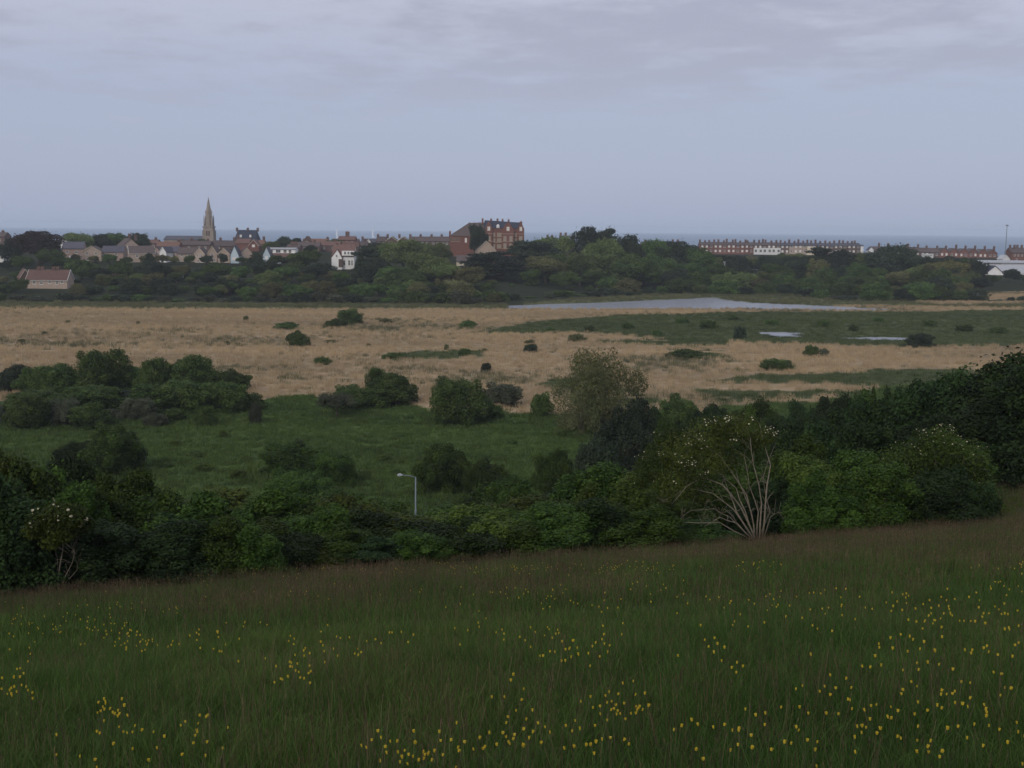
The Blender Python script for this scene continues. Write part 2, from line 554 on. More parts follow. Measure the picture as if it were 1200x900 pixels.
# ------------------------------------------------------------------ water
def water_mat(name, col, rough, bump, scale):
    m, t, o = mat(name)
    b = N(t, 'ShaderNodeBsdfPrincipled')
    b.inputs['Base Color'].default_value = (*col, 1)
    b.inputs['Roughness'].default_value = rough
    b.inputs['IOR'].default_value = 1.333
    tcn = N(t, 'ShaderNodeTexCoord')
    f = lnoise(t, tcn.outputs['Object'], 1.0, 5, 0.6, scale)
    bp = N(t, 'ShaderNodeBump'); bp.inputs['Strength'].default_value = bump; bp.inputs['Distance'].default_value = 0.2
    L(t, f, bp.inputs['Height']); L(t, bp.outputs[0], b.inputs['Normal'])
    L(t, b.outputs[0], o.inputs[0])
    return m
pond_m = water_mat('still_water', (0.27, 0.29, 0.32), 0.22, 0.5, (0.5, 0.9, 1))
sea_m = water_mat('sea_water', (0.150, 0.225, 0.315), 0.55, 0.3, (0.02, 0.05, 1))
for nm, poly in (('lagoon', LAGOON), ('marsh_pool', POOL_A), ('marsh_pool', POOL_B)):
    c = poly.mean(0)
    q = c + (poly - c) * np.array([1.05, 1.04])
    me = bpy.data.meshes.new(nm)
    me.from_pydata([(a, b_, MARSH - 0.12) for a, b_ in q], [], [tuple(range(len(q)))])
    me.materials.append(pond_m)
    tag(link(nm, me), kind='structure')
me = bpy.data.meshes.new('sea')
me.from_pydata([(-13000, 880, SEA), (13000, 880, SEA), (13000, 12000, SEA), (-13000, 12000, SEA)], [], [(0, 1, 2, 3)])
me.materials.append(sea_m)
tag(link('sea', me), kind='structure')

# ------------------------------------------------------------------ geometry-node scatter for uncountable cover
def scatter(name, pts, rots, scl, protos, idx, label, cat, hide=None):
    me = bpy.data.meshes.new(name)
    me.from_pydata([tuple(q) for q in pts], [], [])
    a = me.attributes.new('rot', 'FLOAT_VECTOR', 'POINT'); a.data.foreach_set('vector', np.asarray(rots, np.float32).ravel())
    a = me.attributes.new('scl', 'FLOAT_VECTOR', 'POINT'); a.data.foreach_set('vector', np.asarray(scl, np.float32).ravel())
    a = me.attributes.new('idx', 'INT', 'POINT'); a.data.foreach_set('value', np.asarray(idx, np.int32))
    ob = link(name, me)
    pc = bpy.data.collections.new(name + '_pieces')
    for i, pm in enumerate(protos):
        po = bpy.data.objects.new('%s_piece_%02d' % (name, i), pm)
        pc.objects.link(po)
    g = bpy.data.node_groups.new(name + '_scatter', 'GeometryNodeTree')
    g.interface.new_socket('Geometry', in_out='INPUT', socket_type='NodeSocketGeometry')
    g.interface.new_socket('Geometry', in_out='OUTPUT', socket_type='NodeSocketGeometry')
    gi = N(g, 'NodeGroupInput'); go = N(g, 'NodeGroupOutput')
    ci = N(g, 'GeometryNodeCollectionInfo'); ci.inputs['Collection'].default_value = pc
    ci.inputs['Separate Children'].default_value = True; ci.inputs['Reset Children'].default_value = True
    ip = N(g, 'GeometryNodeInstanceOnPoints'); ip.inputs['Pick Instance'].default_value = True
    def na(nm, ty):
        n = N(g, 'GeometryNodeInputNamedAttribute', data_type=ty); n.inputs[0].default_value = nm
        return n.outputs[0]
    er = N(g, 'FunctionNodeEulerToRotation')
    L(g, na('rot', 'FLOAT_VECTOR'), er.inputs[0])
    L(g, gi.outputs[0], ip.inputs['Points']); L(g, ci.outputs[0], ip.inputs['Instance'])
    L(g, na('idx', 'INT'), ip.inputs['Instance Index']); L(g, er.outputs[0], ip.inputs['Rotation'])
    L(g, na('scl', 'FLOAT_VECTOR'), ip.inputs['Scale'])
    L(g, ip.outputs[0], go.inputs[0])
    md = ob.modifiers.new('scatter', 'NODES'); md.node_group = g
    return tag(ob, label, cat, None, 'stuff')

def blade_mat(name, dark, light, patch_a, patch_b, pscale, trans=0.25, vary=.28):
    """blade colour: per-blade tint, patches by where the tuft stands"""
    m, t, o = mat(name)
    at = N(t, 'ShaderNodeAttribute'); at.attribute_name = 'tint'
    oi = N(t, 'ShaderNodeObjectInfo')
    c = mixc(t, at.outputs['Fac'], dark, light)
    f = lnoise(t, oi.outputs['Location'], 1.0, 3, 0.6, pscale)
    c = mixc(t, 1.0, c, ramp(t, f, patch_a, patch_b, .35, .65), 'MULTIPLY')
    hs = N(t, 'ShaderNodeHueSaturation')
    mm = N(t, 'ShaderNodeMapRange'); L(t, oi.outputs['Random'], mm.inputs[0])
    mm.inputs[3].default_value = 1 - vary; mm.inputs[4].default_value = 1 + vary
    L(t, mm.outputs[0], hs.inputs['Value']); L(t, c, hs.inputs['Color'])
    b = N(t, 'ShaderNodeBsdfPrincipled'); b.inputs['Roughness'].default_value = 0.65; b.inputs['Specular IOR Level'].default_value = 0.2
    L(t, hs.outputs[0], b.inputs['Base Color'])
    tr = N(t, 'ShaderNodeBsdfTranslucent'); L(t, hs.outputs[0], tr.inputs[0])
    mx = N(t, 'ShaderNodeMixShader'); mx.inputs[0].default_value = trans
    L(t, b.outputs[0], mx.inputs[1]); L(t, tr.outputs[0], mx.inputs[2]); L(t, mx.outputs[0], o.inputs[0])
    return m

def tuft(name, n, rad, h0, h1, wid, bend, material, seed, heads=0, headmat=None, hh=(0.5, 0.7), headlen=0.07, headw=0.012):
    r_ = np.random.default_rng(seed)
    V = []; Fc = []; T = []; mi = []
    for k in range(n):
        a = r_.uniform(0, 6.283); q = rad * math.sqrt(r_.uniform())
        bx, by = q * math.cos(a), q * math.sin(a)
        h = r_.uniform(h0, h1); d = r_.uniform(0, 6.283); be = bend * h * r_.uniform(.3, 1.3)
        s = r_.uniform(0, 6.283); wx, wy = wid * math.cos(s) / 2, wid * math.sin(s) / 2
        dx, dy = math.cos(d), math.sin(d)
        b0 = len(V)
        V += [(bx - wx, by - wy, 0), (bx + wx, by + wy, 0),
              (bx + dx * be * .35 + wx * .8, by + dy * be * .35 + wy * .8, h * .58), (bx + dx * be * .35 - wx * .8, by + dy * be * .35 - wy * .8, h * .58),
              (bx + dx * be, by + dy * be, h * r_.uniform(.86, 1))]
        Fc += [(b0, b0 + 1, b0 + 2, b0 + 3), (b0 + 3, b0 + 2, b0 + 4)]
        tt = r_.uniform(); T += [tt] * 5; mi += [0, 0]
    for k in range(heads):
        a = r_.uniform(0, 6.283); q = rad * math.sqrt(r_.uniform())
        bx, by = q * math.cos(a), q * math.sin(a)
        h = r_.uniform(*hh); d = r_.uniform(0, 6.283); be = .14 * h
        tx, ty = bx + be * math.cos(d), by + be * math.sin(d)
        s = r_.uniform(0, 6.283); wx, wy = .0010 * math.cos(s), .0010 * math.sin(s)
        tt = r_.uniform()
        b0 = len(V)
        V += [(bx - wx, by - wy, 0), (bx + wx, by + wy, 0), (tx + wx, ty + wy, h), (tx - wx, ty - wy, h)]
        Fc.append((b0, b0 + 1, b0 + 2, b0 + 3)); T += [tt] * 4; mi.append(1)
        hl = headlen * r_.uniform(.7, 1.4); hw = headw * r_.uniform(.7, 1.3)
        for s2 in (s, s + 1.57):
            cx_, cy_ = hw * math.cos(s2), hw * math.sin(s2)
            b0 = len(V)
            V += [(tx, ty, h - hl * .2), (tx + cx_, ty + cy_, h + hl * .3), (tx + .2 * be, ty, h + hl), (tx - cx_, ty - cy_, h + hl * .3)]
            Fc.append((b0, b0 + 1, b0 + 2, b0 + 3)); T += [tt] * 4; mi.append(1)
    me = bpy.data.meshes.new(name)
    me.from_pydata(V, [], Fc)
    at_ = me.attributes.new('tint', 'FLOAT', 'POINT'); at_.data.foreach_set('value', T)
    me.materials.append(material)
    if headmat: me.materials.append(headmat)
    me.polygons.foreach_set('material_index', mi)
    me.update()
    return me

def in_view(x, y, pad):
    return np.abs(x) < 0.44 * y + pad

# the buttercup field
grass_m = blade_mat('meadow_grass', (0.028, 0.062, 0.010), (0.098, 0.166, 0.034), (0.75, 0.85, 0.75), (1.25, 1.1, 1.15), (.25, .25, .25))
seed_m = blade_mat('grass_seed_heads', (0.074, 0.056, 0.032), (0.175, 0.128, 0.078), (0.8, 0.85, 0.8), (1.2, 1.1, 1.2), (.3, .3, .3))
gt = [tuft('grass_tuft', 64, .18, .08, .27, .0034, .60, grass_m, 100 + k, (0, 1, 1, 3)[k % 4], seed_m, (.24, .36), .03, .0024) for k in range(8)]
gtf = [tuft('grass_tuft_wide', 46, .24, .12, .30, .007, .50, grass_m, 140 + k, (0, 2, 6, 10)[k % 4], seed_m, (.28, .43), .045, .005) for k in range(8)]
def field_points(n, y0, y1, pad):
    yy = rng.uniform(y0, y1, n * 3); xx = rng.uniform(-.5, .5, n * 3) * (0.90 * y1 + 2 * pad)
    ok = in_view(xx, yy, pad) & ((yy < yedge(xx) + .8) | ((xx > 18) & (yy < 72)))
    xx, yy = xx[ok], yy[ok]
    return xx, yy
def place_field(name, n, y0, y1, protos, label, pad):
    xx, yy = field_points(n, y0, y1, pad)
    zz = terrain(xx, yy) - 0.01
    k = len(xx)
    rot = np.stack([rng.normal(0, .08, k), rng.normal(0, .08, k), rng.uniform(0, 6.28, k)], 1)
    sc = rng.uniform(.75, 1.2, k)
    clump = 1 + .35 * fbm(xx * .9, yy * .9, 61)
    # seed heads stand thicker in drifts
    drift = fbm(xx * .22, yy * .13, 63) + 0.25 * rng.normal(size=k) + smoothstep(12, 32, yy) * .38 - .06
    grp = np.clip(((drift + .45) * 4.2), 0, 3.99).astype(int)
    idx = grp + 4 * rng.integers(0, 2, k)
    scatter(name, np.stack([xx, yy, zz], 1), rot, np.stack([sc, sc, sc * clump], 1), protos, idx, label, 'grass')
place_field('meadow_grass', 11500, 1.5, 16, gt, 'long green meadow grass with brown seed heads among the buttercups', 9)
place_field('meadow_grass', 18000, 15, 72, gtf, 'reddish seeding meadow grass running up to the hedge foot', 11)

# reeds, rushes and pasture on the marsh
reed_m = blade_mat('dry_reed', (0.375, 0.280, 0.163), (0.505, 0.390, 0.238), (0.84, 0.85, 0.86), (1.12, 1.11, 1.08), (.012, .05, .05), .15, .10)
reedg_m = blade_mat('green_reed', (0.080, 0.085, 0.040), (0.180, 0.170, 0.090), (0.8, 0.85, 0.8), (1.15, 1.1, 1.1), (.02, .07, .05), .15)
rush_m = blade_mat('rushes', (0.044, 0.066, 0.022), (0.112, 0.142, 0.052), (0.75, 0.8, 0.75), (1.2, 1.15, 1.1), (.03, .08, .05), .2)
past_m = blade_mat('pasture_grass', (0.042, 0.076, 0.018), (0.112, 0.164, 0.044), (0.8, 0.82, 0.8), (1.2, 1.18, 1.1), (.05, .10, .05), .2)
rt_ = [tuft('reed_tuft', 34, 1.1, .9, 1.5, .055, .22, reed_m, 200 + k) for k in range(4)] + [tuft('reed_tuft_green', 34, 1.1, .8, 1.4, .055, .25, reedg_m, 230 + k) for k in range(2)]
ru_ = [tuft('rush_tuft', 30, .9, .4, .8, .05, .4, rush_m, 240 + k) for k in range(4)]
pa_ = [tuft('pasture_tuft', 26, .6, .2, .55, .06, .5, past_m, 260 + k) for k in range(4)]
def marsh_points(n, y0, y1, zs):
    yy = rng.uniform(y0, y1, n); xx = rng.uniform(-1, 1, n) * (0.45 * y1 + 22)
    ok = in_view(xx, yy, 26)
    xx, yy = xx[ok], yy[ok]
    zn = zone(xx, yy)
    ok = np.isin(zn, zs)
    return xx[ok], yy[ok], zn[ok]
def place_marsh(name, xx, yy, protos, idx, label, cat, s0, s1):
    k = len(xx); zz = terrain(xx, yy) - .05
    rot = np.stack([rng.normal(0, .06, k), rng.normal(0, .06, k), rng.uniform(0, 6.28, k)], 1)
    sc = rng.uniform(s0, s1, k)
    hv = 1 + .25 * fbm(xx * .05, yy * .09, 71)
    scatter(name, np.stack([xx, yy, zz], 1), rot, np.stack([sc, sc, sc * hv], 1), protos, idx, label, cat)
xx, yy, _ = marsh_points(80000, 180, 560, [3])
gsel = fbm(xx * .03 + 9, yy * .05, 41) + .18 * rng.normal(size=len(xx))
idx = np.where(gsel > .38, 4 + rng.integers(0, 2, len(xx)), rng.integers(0, 4, len(xx)))
place_marsh('reed_bed', xx, yy, rt_, idx, 'pale tan dry reeds covering the wide flat marsh', 'reeds', .55, .85)
xx, yy, _ = marsh_points(60000, 180, 470, [4])
place_marsh('rush_bed', xx, yy, ru_, rng.integers(0, 4, len(xx)), 'dull green rushes around the open marsh pools', 'rushes', .6, 1.1)
xx, yy, _ = marsh_points(60000, 112, 240, [2])
place_marsh('pasture_grass', xx, yy, pa_, rng.integers(0, 4, len(xx)), 'green pasture grass in the hollow below the hedges', 'grass', .7, 1.3)
xx, yy, _ = marsh_points(22000, 380, 565, [7])
place_marsh('bank_grass', xx, yy, ru_ + rt_[4:], np.where(rng.uniform(size=len(xx)) < .45, 4, 0) + rng.integers(0, 2, len(xx)), 'rough yellowish grass on the bank along the far marsh edge', 'grass', .8, 1.2)

# ------------------------------------------------------------------ crowns
def crown_mesh(name, kind, n, leaf, seed, fill=.25, material=None, asp=.8):
    r_ = np.random.default_rng(seed)
    C = []; Rr = []; S = []
    if kind in ('dome', 'bush', 'open', 'tall', 'round'):
        if kind in ('bush', 'dome', 'tall', 'round'):
            nm_ = {'bush': 6, 'round': 5, 'dome': 7, 'tall': 6}[kind]
            for q in range(nm_):
                a = q * 6.283 / (nm_ - 1) + r_.uniform(-.5, .5)
                rad = 0.0 if q == 0 else r_.uniform(.16, .30)
                if kind == 'round':
                    if q: rad *= .85
                    top_ = r_.uniform(.92, .98) if q == 0 else r_.uniform(.84, 1.0)
                    mz = top_ * .48; mh = top_ * .52; mr_ = r_.uniform(.24, .31)
                elif kind == 'bush':
                    top_ = r_.uniform(.86, 1.0) if q == 0 else r_.uniform(.48, .92)
                    mz = top_ * .45; mh = top_ * .55; mr_ = r_.uniform(.17, .25)
                else:
                    mz = r_.uniform(.62, .72) if q == 0 else r_.uniform(.36, .70)
                    mh = r_.uniform(.20, .30); mr_ = r_.uniform(.15, .24)
                    if kind == 'tall': mh *= 1.25
                mx_, my_ = rad * math.cos(a), rad * math.sin(a)
                C.append((mx_, my_, mz)); Rr.append(mr_ * .75); S.append((1, 1, mh / mr_))
                for k in range(15):
                    d = r_.normal(size=3); d /= np.linalg.norm(d)
                    if d[2] < -.3: d[2] = -d[2]
                    f_ = r_.uniform(.72, 1.02)
                    C.append((mx_ + d[0] * mr_ * f_, my_ + d[1] * mr_ * f_, max(.05, mz + d[2] * mh * f_)))
                    Rr.append(r_.uniform(.04, .11)); S.append((1, 1, .9 / asp))
                if kind in ('bush', 'round'):
                    for k in range(5):
                        a2 = r_.uniform(0, 6.283)
                        C.append((mx_ + mr_ * math.cos(a2), my_ + mr_ * math.sin(a2), r_.uniform(.04, mz))); Rr.append(r_.uniform(.06, .12)); S.append((1, 1, 1.0 / asp))
        nl = 0 if kind != 'open' else 40
        for k in range(nl):
            d = r_.normal(size=3); d /= np.linalg.norm(d)
            if kind in ('bush', 'round'):
                d[2] = abs(d[2]) * 1.0
                rr = r_.uniform(.5, .98)
                C.append((d[0] * .36 * rr / .75, d[1] * .36 * rr / .75, .12 + d[2] * .68 * rr))
                Rr.append(r_.uniform(.05, .17)); S.append((1, 1, 1.1))
            else:
                if d[2] < -.55: d[2] = -d[2]
                rr = r_.uniform(.55, 1.0)
                zc_ = {'dome': .58, 'open': .62, 'tall': .56}[kind]
                C.append((d[0] * .36 * rr, d[1] * .36 * rr, zc_ + d[2] * .33 * rr))
                Rr.append(r_.uniform(.05, .17) * (.75 if kind == 'open' else 1)); S.append((1, 1, .85))
    elif kind == 'conifer':
        for k in range(46):
            z = (k + .5) / 46
            rad = .40 * (1 - z) ** .8 + .03
            a = k * 2.4 + r_.uniform(-.4, .4)
            q = rad * r_.uniform(.35, .9)
            C.append((q * math.cos(a), q * math.sin(a), .06 + .9 * z)); Rr.append(.06 + .13 * (1 - z)); S.append((1.1, 1.1, .7))
    elif kind == 'cedar':
        for k in range(40):
            z = r_.uniform(.12, .95)
            rad = .42 * math.sqrt(max(.02, 1 - ((z - .35) / .62) ** 2))
            a = r_.uniform(0, 6.283); q = rad * r_.uniform(.2, 1)
            C.append((q * math.cos(a), q * math.sin(a), z)); Rr.append(r_.uniform(.10, .19)); S.append((1.1, 1.1, .33))
    C = np.array(C); Rr = np.array(Rr); S = np.array(S)
    if kind == 'open': S[:, 2] /= asp
    lt = r_.uniform(0, 1, len(C))
    wgt = Rr ** 2; wgt /= wgt.sum()
    m = int(n * 2.2)
    li = r_.choice(len(C), m, p=wgt)
    d = r_.normal(size=(m, 3)); d /= np.linalg.norm(d, axis=1)[:, None]
    rad = Rr[li] * (1 - .35 * r_.uniform(size=m) ** 2 + .10 * r_.normal(size=m))
    pos = C[li] + d * rad[:, None] * S[li]
    deep = np.zeros(m, bool)
    for j in range(len(C)):
        q = (pos - C[j]) / (Rr[j] * S[j])
        deep |= ((q ** 2).sum(1) < .72) & (li != j)
    keep = (~deep) | (r_.uniform(size=m) < fill)
    keep &= pos[:, 2] > 0.0
    pos, d, li = pos[keep][:n], d[keep][:n], li[keep][:n]
    m = len(pos)
    # ragged shoots beyond the surface
    ns = m // 14
    pick = r_.integers(0, m, ns)
    ext = pos[pick] + (d[pick] * .6 + np.array([0, 0, .5])) * r_.uniform(.02, .075, ns)[:, None]
    pos = np.concatenate([pos, ext]); d = np.concatenate([d, d[pick]]); li = np.concatenate([li, li[pick]])
    lo = pos.min(0); hi = pos.max(0)
    half = max(np.quantile(np.abs(pos[:, 0]), .995), np.quantile(np.abs(pos[:, 1]), .995))
    pos[:, :2] *= .5 / half
    pos[:, 2] /= np.quantile(pos[:, 2], .998)
    return leaves(name, pos, d, leaf, lt[li], r_, material, asp), C

def leaves(name, pos, d, leaf, lobetint, r_, material, asp=1.0):
    m = len(pos)
    nrm = d + .75 * r_.normal(size=(m, 3)) + np.array([0, 0, .45])
    nrm /= np.linalg.norm(nrm, axis=1)[:, None]
    tn = np.cross(nrm, r_.normal(size=(m, 3))); tn /= np.linalg.norm(tn, axis=1)[:, None]
    bn = np.cross(nrm, tn)
    zs_ = np.array([1, 1, 1 / asp]); tn = tn * zs_; bn = bn * zs_; nrm = nrm * zs_
    Ls = leaf * r_.uniform(.6, 1.35, m)[:, None]
    v0 = pos - tn * Ls * .5; v1 = pos + bn * Ls * .30 + nrm * Ls * .06; v2 = pos + tn * Ls * .5; v3 = pos - bn * Ls * .30 + nrm * Ls * .06
    V = np.stack([v0, v1, v2, v3], 1).reshape(-1, 3)
    Fc = np.arange(m * 4).reshape(-1, 4)
    tint = np.clip(.68 * lobetint + .32 * r_.uniform(size=m), 0, 1)
    return fast_mesh(name, V, Fc, material, np.repeat(tint, 4))

def stem_mesh(name, kind, C, seed, material):
    r_ = random.Random(seed); mb = MB()
    if kind in ('bush', 'round'):
        for k in range(6):
            a = k * 1.05 + r_.uniform(-.3, .3); tx = C[r_.randrange(len(C))]
            mb.tube([(.03 * math.cos(a), .03 * math.sin(a), -.03), (tx[0] * .35, tx[1] * .35, tx[2] * .45), (tx[0], tx[1], tx[2])], [.014, .010, .003], 5)
    elif kind in ('conifer', 'cedar'):
        mb.tube([(0, 0, -.04), (.005, 0, .5), (0, 0, .96)], [.026, .017, .003], 6)
        for k in range(10):
            tx = C[r_.randrange(len(C))]
            mb.tube([(0, 0, tx[2] - .05), (tx[0], tx[1], tx[2])], [.008, .002], 4)
    else:
        top = .38
        mb.tube([(0, 0, -.05), (.01, .005, top * .5), (0, .01, top), (.01, 0, .72)], [.034, .026, .021, .006], 7)
        for k in range(11):
            tx = C[r_.randrange(len(C))]
            z0 = r_.uniform(.22, top + .12)
            mid = ((tx[0]) * .55, (tx[1]) * .55, z0 + (tx[2] - z0) * .45)
            mb.tube([(0, .005, z0), mid, tuple(tx)], [.013, .009, .003], 5)
    return mb.mesh(name, material, True)

VAR = {}
def variants(key, kind, count, n, leaf, fill=.25, bark=BARK, asp=.8):
    VAR[key] = []
    for k in range(count):
        cm, C = crown_mesh('crown_' + key, kind, n, leaf, 500 + 17 * k + len(key) * 131 + n % 97, fill, LEAF['mid'], asp)
        VAR[key].append((cm, stem_mesh('stem_' + key, kind, C, 40 + k, bark)))
variants('hedge', 'bush', 6, 36000, .028, asp=.85)
variants('hedgeround', 'round', 4, 32000, .024, asp=.58)
variants('midbush', 'round', 7, 18000, .030, asp=.62)
variants('midopen', 'open', 2, 9000, .030, .5, asp=.7)
variants('feather', 'round', 2, 13000, .020, .6, PALEBARK, asp=.7)
variants('midtree', 'dome', 3, 17000, .030, asp=.95)
variants('farbush', 'round', 5, 7000, .042, asp=.6)
variants('fardome', 'dome', 6, 9000, .040, asp=.75)
variants('fartall', 'tall', 3, 9000, .040, asp=1.0)
variants('farcon', 'conifer', 2, 7000, .045)
variants('farcedar', 'cedar', 3, 8000, .042)
variants('tinybush', 'round', 5, 2000, .075, asp=.5)

def plant(name, key, k, loc, wdt, hgt, leafmat, label, cat, group=None, parts=('crown', 'trunk')):
    o = empty(name, loc, rnd.uniform(0, 6.28))
    cm, sm = VAR[key][k % len(VAR[key])]
    c = link(parts[0], cm, o)
    c.scale = (wdt, wdt * rnd.uniform(.85, 1.1), hgt)
    c.material_slots[0].link = 'OBJECT'; c.material_slots[0].material = LEAF[leafmat]
    s = link(parts[1], sm, o); s.scale = c.scale
    tag(o, label, cat, group)
    return o
def plant_px(name, key, cx, top, wpx, Y, leafmat, label, cat, group=None, hmin=.6, parts=('crown', 'trunk')):
    p = P(cx, top, Y)
    g = tz(p.x, Y)
    h = max(hmin, p.z - g)
    return plant(name, key, rnd.randrange(8), (p.x, Y, g - .03), wpx * Y / F, h, leafmat, label, cat, group, parts)

# ---- marsh bushes (photo pixel, top row, base row, width, colour, label)
BUSH = [
    (337, 377, 386, 34, 'mid', 'low flat willow bush on the reeds near a double bush'),
    (394, 373, 384, 32, 'mid', 'lower half of a pair of touching bushes on the reeds'),
    (411, 361, 380, 38, 'mid', 'taller rounded half of a pair of touching bushes on the reeds'),
    (349, 387, 407, 30, 'mid', 'dense round bush standing alone on the open reeds'),
    (378, 418, 427, 22, 'mid', 'small square-topped green bush near the front of the reeds'),
    (452, 373, 378, 20, 'bronze', 'low brownish bush beside the double bush on the reeds'),
    (549, 375, 385, 24, 'mid', 'small bush where the reeds meet the green rush patch'),
    (463, 413, 420, 34, 'mid', 'long low strip of scrub on the reeds'),
    (544, 408, 417, 17, 'mid', 'small paired bush at the end of a green streak in the reeds'),
    (570, 425, 436, 12, 'dark', 'small dark ball of a bush near the front of the reeds'),
    (620, 398, 404, 14, 'bronze', 'tiny brown bush just behind a dark bush on the reeds'),
    (622, 403, 413, 17, 'dark', 'small dark bush with a brown one just behind it'),
    (676, 391, 400, 24, 'bronze', 'low brown-green bush at the near edge of the rush patch'),
    (866, 382, 397, 18, 'dark', 'dark upright bush beside the small pool in the rushes'),
    (950, 404, 418, 22, 'mid', 'ragged bush with a thin companion on the reeds below the pool'),
    (966, 408, 418, 14, 'grey', 'thin greyish bush touching a ragged bush on the reeds'),
    (910, 420, 434, 42, 'mid', 'wide low dome-shaped bush on the reeds'),
    (1077, 390, 407, 34, 'dark', 'dark rounded bush at the end of the longer pool'),
    (802, 409, 419, 46, 'mid', 'low spreading patch of scrub on the reeds'),
    (635, 460, 487, 31, 'mid', 'neat ball-shaped bush beside the pale olive tree'),
]
for (cx, top, base, wp, lm, lab) in BUSH:
    g = ground_at(cx, base)
    key = 'farbush' if wp > 18 else 'tinybush'
    plant('marsh_bush', key, rnd.randrange(8), (g.x, g.y, g.z - .05), wp * g.y / F, max(.7, Zrow(cx, top, g.y) - g.z), lm, lab, 'bush', parts=('crown', 'stem'))
for (cx, top, base, wp) in [(288, 370, 376, 8), (80, 375, 379, 8), (52, 388, 393, 9), (25, 397, 403, 11), (95, 403, 408, 10), (162, 376, 380, 6), (523, 403, 410, 7),
                            (650, 388, 392, 6), (386, 398, 402, 14), (266, 399, 404, 8), (278, 401, 405, 8), (214, 393, 397, 5), (432, 402, 406, 6), (568, 408, 413, 8)]:
    g = ground_at(cx, base)
    plant('reed_scrub', 'tinybush', rnd.randrange(8), (g.x, g.y, g.z - .05), wp * g.y / F, max(.7, Zrow(cx, top, g.y) - g.z), 'bronze',
          'tiny brownish scrub bush dotted on the open tan reeds', 'bush', 'tiny scrub bushes on the reeds', parts=('crown', 'stem'))
for (cx, top, base, wp) in [(830, 375, 385, 24), (735, 378, 386, 16), (965, 374, 383, 18), (800, 372, 379, 20), (1000, 380, 388, 14), (690, 381, 388, 16), (1130, 380, 388, 26),
                            (1090, 375, 383, 18), (905, 374, 381, 20), (1170, 383, 391, 20), (770, 386, 393, 14), (645, 383, 389, 12), (1030, 371, 377, 16), (860, 369, 375, 14)]:
    g = ground_at(cx, base)
    plant('rush_scrub', 'tinybush', rnd.randrange(8), (g.x, g.y, g.z - .05), wp * g.y / F, max(.7, Zrow(cx, top, g.y) - g.z), 'mid',
          'low green scrub bush among the rushes round the pools', 'bush', 'scrub bushes in the rush patch', parts=('crown', 'stem'))

# ---- willow carr on the left of the marsh
CARR = [(118, 410, 72, 'mid'), (60, 428, 80, 'mid'), (150, 428, 74, 'mid'), (222, 417, 78, 'mid'), (272, 433, 52, 'mid'), (18, 428, 56, 'dark'), (178, 420, 50, 'mid'),
        (90, 437, 80, 'mid'), (-20, 440, 70, 'mid')]
for (cx, top, wp, lm) in CARR:
    plant_px('willow_tree', 'midbush', cx, top, wp * 1.05, rnd.uniform(196, 208), lm, '%s willow in the back row of the willow thicket, %s' % ({'mid': 'green', 'dark': 'dark'}[lm], 'at its open meadow end' if cx > 240 else 'next to its tallest willow' if 80 < cx < 200 else 'towards its open meadow end' if cx >= 200 else 'at its closed end'), 'tree', 'willow thicket back row %s %d' % (lm, (cx > 240) * 3 + (80 < cx < 200) + 2 * (200 <= cx <= 240)))
CARR2 = [(205, 447, 100, 'mid'), (258, 448, 84, 'mid'), (110, 452, 110, 'mid'), (40, 458, 90, 'mid'), (160, 455, 70, 'dark'), (285, 462, 52, 'mid'), (-25, 470, 90, 'mid')]
for (cx, top, wp, lm) in CARR2:
    plant_px('willow_tree', 'midbush', cx, top, wp, rnd.uniform(177, 186), lm, '%s willow in the front row of the willow thicket, %s' % ({'mid': 'green', 'dark': 'dark'}[lm], 'at its open meadow end' if cx > 240 else 'in its middle' if cx > 90 else 'at its closed end'), 'tree', 'willow thicket front row %s %d' % (lm, (cx > 240) * 2 + (90 < cx <= 240)))
for (cx, top, wp) in [(30, 470, 90), (160, 474, 70), (105, 480, 80), (75, 474, 60), (-15, 480, 70), (205, 485, 46), (300, 478, 30), (240, 482, 40), (180, 490, 50), (130, 486, 50)]:
    plant_px('sallow_shrub', 'midbush', cx, top - 7, wp * .7, rnd.uniform(164, 173), 'mid' if cx in (205, 105, 240, 30) else 'grey', 'dull grey-green sallow at the thicket foot facing the meadow', 'shrub', 'grey sallows below the thicket', parts=('crown', 'stem'))

